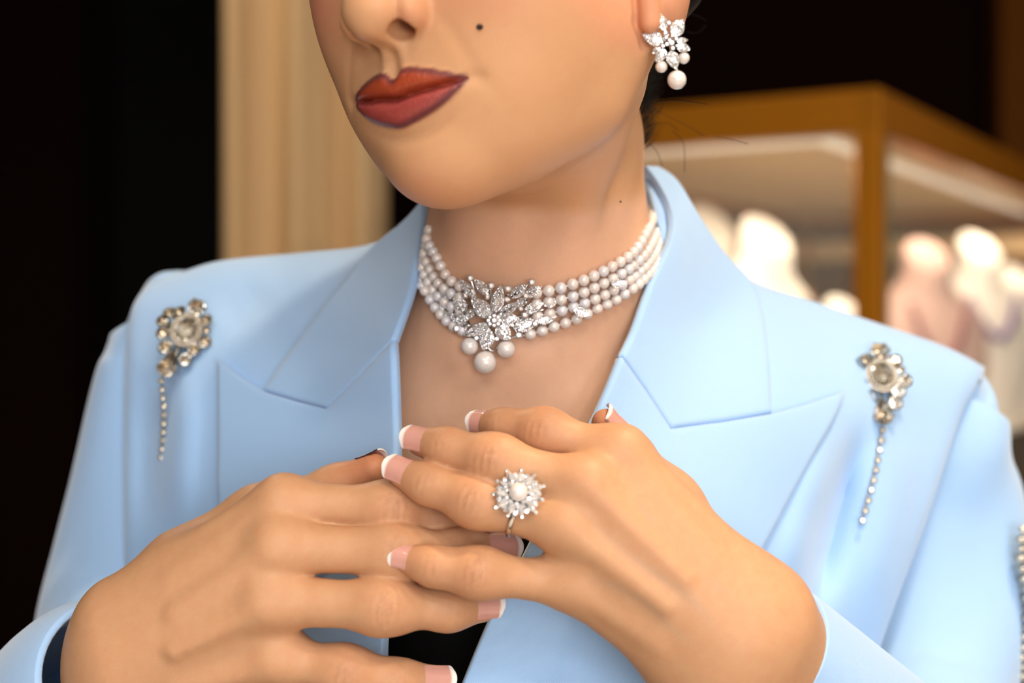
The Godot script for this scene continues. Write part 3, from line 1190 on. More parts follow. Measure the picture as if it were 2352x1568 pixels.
	# loose white thread end at the right cuff
	var th := Shape.new()
	th.tube(smooth3([at(1868, 1436, 0.590), at(1878, 1428, 0.588), at(1890, 1424, 0.588), at(1897, 1432, 0.589), at(1886, 1438, 0.590), at(1872, 1434, 0.590)], 6), [0.0006], 6)
	put("loose_thread", th.done(mat.bust), j)
	# black top under the blazer
	var tr := []
	for r in 16:
		var row := PackedVector3Array()
		for k in 16:
			var u := 780.0 + 460.0 * k / 15.0
			var v := 1235.0 + 460.0 * r / 15.0
			row.append(at(u, v, cloth_depth(u, v) + 0.012 + 0.006 * pow((k - 7.5) / 7.5, 2.0)))
		tr.append(row)
	var top := put("camisole", sheet(tr, 0.003).done(mat.black), who)
	top.set_meta("label", "black top under the blazer")


# ------------------------------------------------------------------ jewels
var stone_mesh := {}

# a faceted round stone of radius 1 in the xy plane, facing +z
func brilliant(sides: int) -> ArrayMesh:
	if stone_mesh.has(sides):
		return stone_mesh[sides]
	var sh := Shape.new()
	brilliant_into(sh, Transform3D(), sides)
	stone_mesh[sides] = sh.done(mat.gem)
	return stone_mesh[sides]


func brilliant_into(sh: Shape, xf: Transform3D, sides: int) -> void:
	var table := []; var mid := []; var girdle := []; var low := []
	for k in sides:
		var w := TAU * k / sides
		var w2 := TAU * (k + 0.5) / sides
		table.append(xf * Vector3(cos(w) * 0.52, sin(w) * 0.52, 0.42))
		mid.append(xf * Vector3(cos(w2) * 0.82, sin(w2) * 0.82, 0.26))
		girdle.append(xf * Vector3(cos(w), sin(w), 0.0))
		low.append(xf * Vector3(cos(w2), sin(w2), -0.22))
	var rev := table.duplicate(); rev.reverse()
	sh.facet(rev)
	for k in sides:
		var n := (k + 1) % sides
		var p := (k - 1 + sides) % sides
		sh.facet([table[k], table[n], mid[k]])
		sh.facet([table[k], mid[k], girdle[k], mid[p]])
		sh.facet([mid[k], girdle[n], girdle[k]])
		sh.facet([girdle[k], girdle[n], low[k]])
		sh.facet([girdle[k], low[k], low[p]])


# a foil-backed glass stone: closed glass body and the mirrored facets behind it
func foil_stone(parent: Node, outline: Array, high: float, place: Transform3D, called: String) -> MeshInstance3D:
	var n := outline.size()
	var sh := Shape.new()
	var top := []
	var mid := []
	for k in n:
		var o: Vector2 = outline[k]
		var o2: Vector2 = (outline[k] + outline[(k + 1) % n]) * 0.5
		top.append(Vector3(o.x * 0.56, o.y * 0.56, high))
		mid.append(Vector3(o2.x * 0.82, o2.y * 0.82, high * 0.62))
	sh.facet(top)
	var foil := Shape.new()
	var deep := -high * 1.25
	for k in n:
		var m := (k + 1) % n
		var p := (k - 1 + n) % n
		var g := Vector3(outline[k].x, outline[k].y, 0)
		var g2 := Vector3(outline[m].x, outline[m].y, 0)
		var gm := (g + g2) * 0.25 + Vector3(0, 0, deep * 0.62)
		var gp := (g + Vector3(outline[p].x, outline[p].y, 0)) * 0.25 + Vector3(0, 0, deep * 0.62)
		var tip := Vector3(0, 0, deep)
		sh.facet([top[k], mid[k], top[m]])
		sh.facet([top[k], mid[p], g, mid[k]])
		sh.facet([mid[k], g, g2])
		for q in [[g, gm, g2], [g, gp, tip, gm]]:
			sh.facet(q)
			var low := []
			for x in q:
				low.append(x * 1.03 + Vector3(0, 0, deep * 0.02))
			foil.facet(low)
	var o := put(called, sh.done(mat.crystal), parent, place)
	put("foil", foil.done(mat.foil), o)
	return o


func round_outline(r: float, sides: int) -> Array:
	var out := []
	for k in sides:
		var w := -TAU * k / sides
		out.append(Vector2(cos(w), sin(w)) * r)
	return out


# a long facetted drop or marquise: outline points round the middle (clockwise seen from +z), with table and crown
func cut_stone(outline: Array, high: float) -> Shape:
	var sh := Shape.new()
	var n := outline.size()
	var top := []
	var mid := []
	for k in n:
		var o: Vector2 = outline[k]
		var o2: Vector2 = (outline[k] + outline[(k + 1) % n]) * 0.5
		top.append(Vector3(o.x * 0.50, o.y * 0.50, high))
		mid.append(Vector3(o2.x * 0.80, o2.y * 0.80, high * 0.6))
	sh.facet(top)
	for k in n:
		var m := (k + 1) % n
		var g := Vector3(outline[k].x, outline[k].y, 0)
		var g2 := Vector3(outline[m].x, outline[m].y, 0)
		var p := (k - 1 + n) % n
		sh.facet([top[k], mid[k], top[m]])
		sh.facet([top[k], mid[p], g, mid[k]])
		sh.facet([mid[k], g, g2])
		sh.facet([g, g * 0.9 + Vector3(0, 0, -high * 0.6), g2 * 0.9 + Vector3(0, 0, -high * 0.6), g2])
	return sh


func basis_on(t: Vector3, n: Vector3) -> Basis:
	# x along t, z along n
	var x := t.normalized()
	var z := (n - x * n.dot(x)).normalized()
	return Basis(x, z.cross(x), z)


# a leaf of white metal with a raised rim, a vein and rows of small set stones; x from stem to tip, z outward
func leaf_parts(long: float, wide: float, belly: float, stone_r: float, seed_: int) -> Array:
	var rng := RandomNumberGenerator.new()
	rng.seed = seed_
	var nu := 14
	var nv := 10
	var width := func(t: float) -> float:
		return wide * 0.5 * pow(sin(PI * pow(t, 0.85)), 0.85) * (1.0 - 0.25 * t) * 1.18
	var height := func(t: float, s: float) -> float:
		return belly * sin(PI * t) * (1.0 - s * s) - 0.06 * wide * exp(-pow(s / 0.18, 2.0)) * sin(PI * t) + 0.05 * wide * pow(absf(s), 6.0)
	var top := []
	var bot := []
	for i in nu + 1:
		var t := float(i) / nu
		var w: float = maxf(width.call(clampf(t, 0.02, 0.985)), wide * 0.03)
		var a := PackedVector3Array()
		var b := PackedVector3Array()
		for k in nv + 1:
			var s := float(k) / nv * 2.0 - 1.0
			var z: float = height.call(t, s)
			a.append(Vector3(t * long, s * w, z + long * 0.03))
			b.append(Vector3(t * long, s * w * 0.94, z - long * 0.10))
		top.append(a)
		bot.append(b)
	var sh := Shape.new()
	sh.grid(top, false, true)
	sh.grid(bot, false, false)
	for side in [0, nv]:
		var rim := []
		for i in nu + 1:
			rim.append(PackedVector3Array([top[i][side], bot[i][side]]))
		sh.grid(rim, false, side == 0)
	var cap := [PackedVector3Array(), PackedVector3Array()]
	for k in nv + 1:
		cap[0].append(top[nu][k]); cap[1].append(bot[nu][k])
	sh.grid(cap, false, true)
	# stones
	var st := Shape.new()
	var step := stone_r * 1.95
	var rows := int(floor(long * 0.94 / (step * 0.9)))
	for i in rows:
		var t := (i + 0.75) / (rows + 0.5)
		var w: float = width.call(t) - stone_r * 0.75
		if w < stone_r * 0.3:
			continue
		var cnt := maxi(1, int(ceil(w / step)))
		for side in [-1.0, 1.0]:
			for q in cnt:
				var y: float = side * (w - q * step)
				if absf(y) < stone_r * 0.5 or y * side < 0.0:
					if side < 0.0:
						continue
					y = 0.0
				var s: float = y / maxf(width.call(t), 1e-5)
				var tilt := Basis.from_euler(Vector3(-y / maxf(wide, 1e-5) * 0.9 + rng.randf_range(-0.22, 0.22), rng.randf_range(-0.22, 0.22), rng.randf() * 3.0))
				brilliant_into(st, Transform3D(tilt.scaled(Vector3.ONE * stone_r * rng.randf_range(0.92, 1.06)), Vector3(t * long, y, float(height.call(t, s)) + long * 0.03 + stone_r * 0.25)), 6)
	return [sh, st]


func add_leaf(parent: Node, off: Vector3, base: Vector3, tip: Vector3, wide: float, n: Vector3, stone_r: float, seed_: int, called := "leaf") -> void:
	var t := tip - base
	var lp := leaf_parts(t.length(), wide, wide * 0.16, stone_r, seed_)
	var xf := Transform3D(basis_on(t, n), base - off)
	var o := put(called, lp[0].done(mat.silver), parent, xf)
	if lp[1].i.size():
		var s := put("set_stones", lp[1].done(mat.gem), o)
		s.set_meta("kind", "stuff")


func claw_stone(parent: Node, c: Vector3, r: float, n: Vector3, m: Material, called := "stone", cup := true) -> MeshInstance3D:
	var b := basis_on(Vector3.RIGHT if absf(n.x) < 0.8 else Vector3.UP, n)
	var o := put(called, brilliant(8), parent, Transform3D(b.scaled(Vector3.ONE * r), c), m)
	if cup:
		var sh := Shape.new()
		sh.lathe(PackedVector2Array([Vector2(0.3, -0.75), Vector2(0.62, -0.7), Vector2(0.98, -0.12), Vector2(1.06, -0.05), Vector2(1.10, 0.06), Vector2(1.02, 0.10)]), 12, Transform3D(Basis(Vector3.RIGHT, PI / 2), Vector3()))
		for k in 4:
			var w := TAU * (k + 0.5) / 4
			sh.tube(PackedVector3Array([Vector3(cos(w) * 1.05, sin(w) * 1.05, -0.3), Vector3(cos(w) * 1.06, sin(w) * 1.06, 0.12), Vector3(cos(w) * 0.84, sin(w) * 0.84, 0.30)]), [0.14, 0.13, 0.10], 5)
		put("setting", sh.done(mat.old_silver if m == mat.paste else mat.silver), o)
	return o


var ball_mesh: SphereMesh

func pearl(parent: Node, c: Vector3, r: float, m: Material, called := "pearl") -> MeshInstance3D:
	if ball_mesh == null:
		ball_mesh = SphereMesh.new()
		ball_mesh.radius = 1.0
		ball_mesh.height = 2.0
		ball_mesh.radial_segments = 28
		ball_mesh.rings = 14
		ball_mesh.material = mat.pearl
	return put(called, ball_mesh, parent, Transform3D(Basis().scaled(Vector3.ONE * r), c), m)


func build_necklace() -> void:
	var off := at(1130, 740, 0.63)
	var neck := thing("necklace", "four-strand pearl choker with a pave leaf centrepiece and three hanging pearls", "necklace", "", off)
	# strands, top to bottom: points [u, v] on the skin or [u, v, depth]
	var strands := [
		[[985, 528, 0.692], [980, 548, 0.672], [990, 570, 0.655], [1006, 597], [1022, 628], [1047, 652], [1090, 668], [1140, 676], [1200, 676], [1268, 666], [1322, 650], [1373, 629], [1414, 607], [1446, 587], [1462, 571, 0.651], [1475, 552, 0.658], [1488, 528, 0.670], [1497, 508, 0.684], [1500, 490, 0.700], [1494, 464, 0.722]],
		[[978, 562, 0.692], [974, 582, 0.672], [982, 606, 0.655], [996, 635], [1012, 655], [1040, 675], [1085, 692], [1140, 702], [1200, 702], [1270, 691], [1319, 679], [1368, 659], [1410, 638], [1443, 618], [1458, 605, 0.649], [1483, 582, 0.658], [1497, 560, 0.668], [1507, 538, 0.682], [1513, 512, 0.700], [1508, 485, 0.722]],
		[[972, 598, 0.692], [970, 616, 0.672], [978, 638, 0.653], [993, 664], [1012, 686], [1040, 705], [1085, 722], [1140, 732], [1200, 732], [1266, 719], [1317, 705], [1365, 687], [1406, 668], [1443, 644], [1460, 632, 0.645], [1489, 604, 0.656], [1506, 578, 0.667], [1517, 552, 0.682], [1523, 525, 0.700], [1520, 497, 0.722]],
		[[966, 632, 0.690], [966, 650, 0.668], [976, 668, 0.650], [990, 692], [1008, 718], [1038, 747], [1080, 765], [1140, 776], [1180, 774], [1226, 765], [1276, 749], [1323, 733], [1367, 711], [1410, 691], [1445, 668], [1465, 654, 0.644], [1496, 624, 0.655], [1514, 594, 0.667], [1525, 566, 0.682], [1531, 540, 0.700], [1528, 512, 0.722]]]
	var rng := RandomNumberGenerator.new()
	rng.seed = 21
	var tones := [mat.pearl, mat.pearl_rose, mat.pearl_blue]
	for si in 4:
		var pts := []
		for q in strands[si]:
			var d: float = minf(q[2], skin_depth(q[0], q[1], 9.0) - 0.0016) if q.size() > 2 else skin_depth(q[0], q[1], 0.655) - 0.0032
			pts.append(at(q[0], q[1], d))
		# ease the strand: average each depth with its neighbours
		for pass_ in 3:
			var z := []
			for k in pts.size():
				z.append((pts[maxi(k - 1, 0)].z + 2.0 * pts[k].z + pts[mini(k + 1, pts.size() - 1)].z) * 0.25)
			for k in range(1, pts.size() - 1):
				var depth: float = maxf(z[k], pts[k].z)
				pts[k] = at(strands[si][k][0], strands[si][k][1], -depth)
		var line := smooth3(pts, 24)
		var r := 0.00238
		var walked := 0.0
		var next := 0.0
		var thread := Shape.new()
		thread.tube(smooth3(pts, 3), [0.0004], 5)
		put("thread", thread.done(mat.silver), neck, Transform3D(Basis(), -off))
		for k in line.size() - 1:
			var step := line[k].distance_to(line[k + 1])
			while walked + step >= next:
				var p := line[k].lerp(line[k + 1], (next - walked) / maxf(step, 1e-9))
				# larger towards the middle of the throat
				var px := 1176.0 - p.x / p.z * FOCAL
				var rr := r * (1.0 + 0.08 * exp(-pow((px - 1240.0) / 150.0, 2.0)))
				var hidden := px > 1075.0 and px < (1225.0 if si < 3 else 1205.0)
				if not hidden:
					pearl(neck, p - off, rr, tones[[0, 0, 1, 0, 2][rng.randi() % 5]])
				next += rr * 2.04
			walked += step
	# centrepiece: places in a drawing of 5.6 units to a pixel from (980, 600)
	var z2 := func(x: float, y: float, lift: float) -> Vector3:
		var u := 980.0 + x / 5.6
		var v := 600.0 + y / 5.6
		return at(u, v, skin_depth(u, v, 0.64) - 0.0012 - lift)
	var n0 := Vector3(-0.12, 0.10, 0.98)
	var leaves := [
		[830, 720, 575, 470, 200, 7], [875, 660, 968, 292, 165, 7], [925, 700, 1225, 515, 125, 7], [950, 735, 1190, 740, 150, 6.5], [960, 760, 1130, 830, 90, 6], [815, 820, 487, 955, 150, 7], [905, 825, 1075, 1010, 185, 7], [815, 880, 728, 1145, 195, 6],
		[640, 470, 408, 225, 120, 5], [795, 425, 612, 230, 135, 5], [1085, 465, 1305, 295, 135, 5], [1270, 450, 1482, 325, 125, 5], [1260, 650, 1505, 535, 125, 5], [1500, 560, 1700, 500, 115, 4], [1400, 775, 1682, 705, 125, 5], [1130, 850, 1430, 775, 165, 5],
		[530, 790, 300, 690, 150, 5], [335, 700, 168, 565, 120, 4], [520, 640, 335, 445, 140, 5], [320, 475, 185, 365, 105, 4], [150, 510, 55, 375, 85, 3], [600, 620, 515, 745, 115, 5], [545, 800, 345, 890, 130, 4.5], [1290, 500, 1130, 560, 110, 5]]
	var sd := 100
	for f in leaves:
		sd += 1
		var lean := n0 + Vector3((f[2] - f[0]) * 0.0006, -(f[3] - f[1]) * 0.0006, 0)
		var b: Vector3 = z2.call(f[0], f[1], f[5] * 0.001 - 0.0005)
		var tp: Vector3 = z2.call(f[2], f[3], f[5] * 0.001 - 0.0018)
		add_leaf(neck, off, b, tp, f[4] / 5.6 / FOCAL * 0.63, lean.normalized(), 0.00046, sd)
	for f in [[560, 215, 40], [830, 312, 44], [1045, 352, 42], [1352, 268, 42], [500, 435, 40], [782, 455, 38], [1035, 490, 38], [1262, 690, 46], [640, 985, 34], [905, 995, 34], [385, 865, 44], [1185, 950, 44], [1392, 805, 40], [588, 382, 32], [1275, 440, 40], [700, 690, 30], [1210, 610, 32], [860, 590, 32]]:
		claw_stone(neck, z2.call(f[0], f[1], 0.0048) - off, f[2] / 5.6 / FOCAL * 0.63, n0, mat.gem)
	for k in 9:
		var w := TAU * k / 8
		var rad := 0.0 if k == 8 else 74.0
		claw_stone(neck, z2.call(868 + cos(w) * rad, 762 + sin(w) * rad * 0.8, 0.0090 if k == 8 else 0.0082) - off, (44.0 if k == 8 else 32.0) / 5.6 / FOCAL * 0.63, n0, mat.gem)
	# hooks and frame behind the leaves
	var fr := Shape.new()
	for path in [[[330, 640], [560, 560], [860, 740]], [[420, 300], [640, 500], [860, 760]], [[820, 340], [850, 560], [868, 760]], [[1350, 300], [1240, 520], [900, 740]], [[1500, 620], [1250, 700], [900, 760]], [[1400, 820], [1150, 830], [900, 780]], [[380, 870], [560, 830], [840, 780]], [[640, 960], [760, 860], [860, 780]], [[1050, 980], [960, 880], [880, 790]], [[560, 220], [600, 330], [640, 470]], [[1185, 950], [1140, 880], [1100, 830]], [[1500, 560], [1560, 540], [1640, 520]]]:
		var pp := []
		for q in path:
			pp.append(z2.call(q[0], q[1], 0.003) - off)
		fr.tube(smooth3(pp, 4), [0.00055], 6)
	var ring_path := []
	for k in 13:
		var w := PI * (0.05 + 0.9 * k / 12.0)
		ring_path.append(z2.call(850 + cos(w) * 60, 1080 + sin(w) * 70, 0.003) - off)
	fr.tube(smooth3(ring_path, 2), [0.0005], 6)
	put("mount", fr.done(mat.silver), neck)
	# hanging pearls
	for q in [[552, 1092, 115], [1021, 1130, 118], [752, 1298, 150]]:
		var c: Vector3 = z2.call(q[0], q[1], 0.0035) - off
		var r: float = q[2] / 5.6 / FOCAL * 0.63
		var o := pearl(neck, c, r, mat.pearl, "hanging_pearl")
		var cap := Shape.new()
		cap.lathe(PackedVector2Array([Vector2(0.001, 1.16), Vector2(0.10, 1.12), Vector2(0.14, 1.03), Vector2(0.34, 0.965), Vector2(0.30, 0.93)]), 12)
		put("cap", cap.done(mat.silver), o)
	# small leaves on the strands and the spacer bar
	for f in [[1318, 712, 1357, 724, 20], [1404, 652, 1440, 650, 17], [1350, 716, 1330, 728, 14]]:
		var d0 := skin_depth(f[0], f[1], 0.65) - 0.0065
		add_leaf(neck, off, at(f[0], f[1], d0), at(f[2], f[3], d0), f[4] / FOCAL * 0.64, Vector3(0.25, 0.1, 0.96), 0.00042, 400 + f[0])
	for k in 13:
		var t := k / 12.0
		var su := lerpf(1458, 1475, t)
		var sv := lerpf(581, 648, t)
		claw_stone(neck, at(su, sv, skin_depth(su, sv, 0.655) - 0.0058) - off, 0.00055, Vector3(0.4, 0.1, 0.9), mat.gem, "spacer_stone", false)


func build_earring() -> void:
	var d := skin_depth(1530, 50, 0.625) - 0.006
	var off := at(1538, 90, d)
	var e := thing("earring", "pave leaf cluster earring with three pearls, on the ear lobe", "earring", "", off)
	var z := func(x: float, y: float, lift: float) -> Vector3:
		return at(1440.0 + x / 6.535, y / 6.535, d - lift)
	var n0 := Vector3(0.10, -0.05, 0.99)
	var k := 0.0
	var sd := 500
	for f in [[575, 460, 438, 172, 160, 2.5], [680, 540, 843, 290, 205, 2.5], [540, 630, 228, 518, 205, 3], [735, 615, 918, 600, 85, 3], [740, 680, 948, 748, 140, 3], [575, 745, 432, 932, 150, 3], [650, 770, 737, 1040, 185, 3.2], [500, 715, 378, 808, 95, 2.5], [600, 590, 480, 600, 60, 3.5], [610, 560, 540, 440, 70, 3]]:
		sd += 1
		var lean := (n0 + Vector3((f[2] - f[0]) * 0.0008, -(f[3] - f[1]) * 0.0008, 0)).normalized()
		add_leaf(e, off, z.call(f[0], f[1], f[5] * 0.001), z.call(f[2], f[3], f[5] * 0.001 - 0.001), f[4] / 6.535 / FOCAL * d, lean, 0.00044, sd)
	for f in [[405, 420, 32], [630, 342, 34], [578, 490, 34], [590, 560, 30], [672, 640, 46], [600, 660, 34], [690, 720, 34], [740, 580, 30], [640, 600, 30], [540, 690, 32]]:
		claw_stone(e, z.call(f[0], f[1], 0.004) - off, f[2] / 6.535 / FOCAL * d, n0, mat.gem)
	for q in [[518, 1000, 90], [853, 870, 88], [750, 1198, 142]]:
		var r: float = q[2] / 6.535 / FOCAL * d
		var o := pearl(e, z.call(q[0], q[1], 0.001) - off, r, mat.pearl, "hanging_pearl")
		var cap := Shape.new()
		cap.lathe(PackedVector2Array([Vector2(0.001, 1.18), Vector2(0.12, 1.14), Vector2(0.14, 1.03), Vector2(0.30, 0.97), Vector2(0.26, 0.93)]), 12)
		put("cap", cap.done(mat.silver), o)
	var wire := Shape.new()
	wire.tube(PackedVector3Array([z.call(640, 620, 0.001) - off, z.call(700, 900, 0.0005) - off, z.call(748, 1050, 0.001) - off]), [0.0006], 6)
	wire.tube(PackedVector3Array([z.call(560, 740, 0.001) - off, z.call(515, 915, 0.001) - off]), [0.0005], 6)
	wire.tube(PackedVector3Array([z.call(780, 700, 0.001) - off, z.call(850, 785, 0.001) - off]), [0.0005], 6)
	put("mount", wire.done(mat.silver), e)


func build_ring() -> void:
	var q: Array = HAND_L.fingers[2]
	var a := jp(q[0])
	var b := jp(q[1])
	var c := a.lerp(b, 0.555)
	var t := (b - a).normalized()
	var r: float = lerpf(q[0][3] * 0.93, q[1][3] * 0.97, 0.6) + 0.0004
	var n := Vector3(-0.02, 0.62, 0.78)
	n = (n - t * n.dot(t)).normalized()
	var off := c
	var g := thing("ring", "flower ring with a pearl centre and crystal petals on the ring finger", "ring", "", off)
	var side := t.cross(n)
	var band := Shape.new()
	var rows := []
	for k in 41:
		var w := TAU * k / 40
		var dirn := n * cos(w) + side * sin(w)
		var row := PackedVector3Array()
		for j in 8:
			var v := TAU * j / 8
			row.append(dirn * (r + 0.0006 + 0.0008 * cos(v)) + t * 0.0011 * sin(v))
		rows.append(row)
	band.grid(rows, true, true)
	put("band", band.done(mat.silver), g)
	var fn := (n * 0.80 + Vector3(0.0, 0.10, 0.55)).normalized()
	var top := n * (r + 0.0048)
	var bs := basis_on(Vector3(1, 0.1, 0), fn)
	pearl(g, top + fn * 0.0014, 0.00345, mat.pearl)
	var base := Shape.new()
	base.lathe(PackedVector2Array([Vector2(0.0012, -0.0034), Vector2(0.0030, -0.0016), Vector2(0.0042, 0.0), Vector2(0.0040, 0.0006)]), 20, Transform3D(Basis(bs.x, bs.z, -bs.y), top - fn * 0.0004))
	put("basket", base.done(mat.silver), g)
	var drop := []
	for k in 12:
		var w := -TAU * k / 12
		drop.append(Vector2(cos(w) * (1.0 + 0.25 * maxf(cos(w), 0.0)), sin(w) * 0.62 * (1.0 - 0.28 * cos(w))))
	var petal := cut_stone(drop, 0.42).done(mat.gem)
	var rng := RandomNumberGenerator.new()
	rng.seed = 8
	for k in 11:
		var w := TAU * k / 11 + 0.2
		var outw := bs.x * cos(w) + bs.y * sin(w)
		var size := 0.0025 * (1.15 if k % 3 == 0 else 0.95)
		var pb := basis_on(outw, (fn + outw * 0.25 + Vector3(rng.randf_range(-0.15, 0.15), rng.randf_range(-0.15, 0.15), 0)).normalized())
		put("petal_stone", petal, g, Transform3D(pb.scaled(Vector3.ONE * size), top + outw * 0.0062 + fn * (0.0004 * (k % 2))))
		claw_stone(g, top + outw.rotated(fn, TAU / 22) * 0.0046 + fn * 0.0008, 0.00120, (fn + outw * 0.2).normalized(), mat.gem, "accent_stone", false)
		claw_stone(g, top + outw.rotated(fn, TAU / 22) * 0.0074 - fn * 0.0004, 0.00125, (fn + outw * 0.35).normalized(), mat.gem, "side_stone", false)
		var bead := top + outw * (0.0098 if k % 3 == 0 else 0.0092)
		claw_stone(g, bead, 0.00080, (fn + outw * 0.3).normalized(), mat.gem, "tip_stone", false)


# brooch drawn in pixels from its middle (x right, y down), 4.45 px to a millimetre
func build_brooch(u: float, v: float, turn: float, size: float, label: String, chain_to: Vector2, lift := 0.0105) -> void:
	var d := cloth_depth(u, v) + fold_depth(u, v)
	var top_of := func(x: float, y: float) -> Vector3:
		return at(x, y, cloth_depth(x, y) + fold_depth(x, y))
	var dx: Vector3 = top_of.call(u + 62.0, v) - top_of.call(u - 62.0, v)
	var dy: Vector3 = top_of.call(u, v - 70.0) - top_of.call(u, v + 110.0)
	var n := dx.cross(dy).normalized()
	n = (n + Vector3(0, 0, 0.15)).normalized()
	var c := at(u, v, d - lift)
	var g := thing("brooch", label, "brooch", "crystal shoulder brooches", c)
	var bs := basis_on(Vector3(cos(turn), sin(turn), 0), n)
	var s := size * d / FOCAL
	var pt := func(x: float, y: float, z: float) -> Vector3:
		return bs * Vector3(x * s, -y * s, z)
	# pierced back plate
	var plate_ := Shape.new()
	for q in [[0, 0, 34], [-30, -18, 9], [-50, -6, 9], [-46, 22, 9], [-30, 50, 9], [30, -28, 9], [46, 18, 9], [30, 42, 9], [4, -60, 12], [-6, 92, 10]]:
		plate_.tube(PackedVector3Array([pt.call(q[0], q[1], -0.0035), pt.call(q[0], q[1], -0.0022)]), [float(q[2]) * s], 14)
	for q in [[-58, -4, 52, 14], [0, -66, -6, 100], [-48, 24, 40, -30], [30, 44, -40, -30]]:
		plate_.tube(PackedVector3Array([pt.call(q[0], q[1], -0.003), pt.call(q[2], q[3], -0.003)]), [5.0 * s], 6)
	put("back_plate", plate_.done(mat.old_silver), g)
	# oval middle stone
	var oval := []
	for k in 14:
		var w := -TAU * k / 14
		oval.append(Vector2(cos(w) * 27.0 * s, sin(w) * 33.0 * s))
	var mid := foil_stone(g, oval, 0.0028, Transform3D(bs, pt.call(0, 0, 0.0014)), "centre_stone")
	mid.set_meta("label", "large oval clear crystal")
	var halo := Shape.new()
	for k in 30:
		var w := TAU * k / 30
		brilliant_into(halo, Transform3D(bs.scaled(Vector3.ONE * 4.3 * s), pt.call(cos(w) * 33.0, sin(w) * 39.5, 0.0008)), 6)
	for k in 24:
		var w := TAU * k / 24
		brilliant_into(halo, Transform3D(bs.scaled(Vector3.ONE * 3.4 * s), pt.call(cos(w) * 27.5, sin(w) * 33.5, 0.0022)), 6)
	var ha := put("halo", halo.done(mat.paste), g)
	ha.set_meta("kind", "stuff")
	# top stone: cut-corner pear
	var pear := []
	for q in [[-13, -21], [10, -21], [21, -10], [20, 2], [11, 15], [4, 22], [-5, 22], [-12, 15], [-21, 2], [-21, -10]]:
		pear.append(Vector2(q[0] * s, -q[1] * s))
	var tp := foil_stone(g, pear, 0.0024, Transform3D(bs, pt.call(4, -58, 0.0010)), "top_stone")
	var hold := Shape.new()
	for q in [[-14, -20], [12, -20], [21, -4], [-21, -4], [0, 22]]:
		hold.tube(PackedVector3Array([Vector3(q[0] * s, -q[1] * s, -0.0015), Vector3(q[0] * s, -q[1] * s, 0.0008), Vector3(q[0] * s * 0.8, -q[1] * s * 0.8, 0.0020)]), [0.0004], 5)
	put("setting", hold.done(mat.old_silver), tp)
	for q in [[-31, -38, 14], [-52, -27, 15], [-58, -5, 15.5], [-48, 24, 15.5], [-31, 55, 16], [34, -36, 15], [45, -13, 9], [51, 15, 15], [33, 40, 15.5], [22, 70, 15.5]]:
		var sn: Vector3 = (n + Vector3(q[0], -q[1], 0) * 0.004).normalized()
		var st := foil_stone(g, round_outline(q[2] * s, 8), q[2] * s * 0.5, Transform3D(basis_on(Vector3(1, 0.3, 0), sn), pt.call(q[0], q[1], 0.0006)), "stone")
		var cup := Shape.new()
		var rr: float = q[2] * s
		cup.lathe(PackedVector2Array([Vector2(0.3, -0.85), Vector2(0.62, -0.8), Vector2(1.0, -0.14), Vector2(1.08, -0.06), Vector2(1.12, 0.05), Vector2(1.04, 0.10)]), 14, Transform3D(Basis(Vector3.RIGHT, PI / 2).scaled(Vector3.ONE * rr), Vector3()))
		for kk in 4:
			var w := TAU * (kk + 0.5) / 4
			cup.tube(PackedVector3Array([Vector3(cos(w) * 1.05, sin(w) * 1.05, -0.3) * rr, Vector3(cos(w) * 1.06, sin(w) * 1.06, 0.12) * rr, Vector3(cos(w) * 0.86, sin(w) * 0.86, 0.32) * rr]), [0.13 * rr, 0.12 * rr, 0.09 * rr], 5)
		put("setting", cup.done(mat.old_silver), st)
	# drop
	var drop := []
	for k in 16:
		var w := -TAU * k / 16 + PI / 2
		var tall := sin(w)
		drop.append(Vector2(cos(w) * 22.0 * s * (1.0 - 0.5 * maxf(tall, 0.0)), tall * (42.0 if tall > 0.0 else 22.0) * s))
	var dr := foil_stone(g, drop, 0.0026, Transform3D(bs, pt.call(-9, 102, 0.0015)), "drop_stone")
	var dh := Shape.new()
	for q in [[-22, 4], [22, 4], [0, 23], [0, -42]]:
		dh.tube(PackedVector3Array([Vector3(q[0] * s, -q[1] * s, -0.002), Vector3(q[0] * s, -q[1] * s, 0.001), Vector3(q[0] * s * 0.8, -q[1] * s * 0.8, 0.002)]), [0.0004], 5)
	put("setting", dh.done(mat.old_silver), dr)
	# chain of ten small stones
	var start: Vector3 = pt.call(-12, 132, -0.002)
	var dc := cloth_depth(chain_to.x, chain_to.y) + fold_depth(chain_to.x, chain_to.y)
	var stop := at(chain_to.x, chain_to.y, dc - 0.0060) - c
	var link := Shape.new()
	link.tube(PackedVector3Array([start - (stop - start) * 0.04, start.lerp(stop, 0.5) + Vector3(0.0006, 0, -0.0006), stop]), [0.00045], 6)
	put("chain", link.done(mat.old_silver), g)
	for k in 10:
		var t := k / 9.0
		var p := start.lerp(stop, t) + Vector3(0.0012, 0, -0.0004) * sin(PI * t)
		var pw := p + c
		var pu := 1176.0 - pw.x / pw.z * FOCAL
		var pv := 784.0 + (pw.y - EYE) / pw.z * FOCAL
		p = at(pu, pv, minf(-pw.z, cloth_depth(pu, pv) + fold_depth(pu, pv) - 0.0042)) - c
		claw_stone(g, p + n * 0.0004, 6.8 * s, (n + Vector3(0.1 * sin(k * 2.3), 0.1 * cos(k * 1.7), 0)).normalized(), mat.paste, "chain_stone")


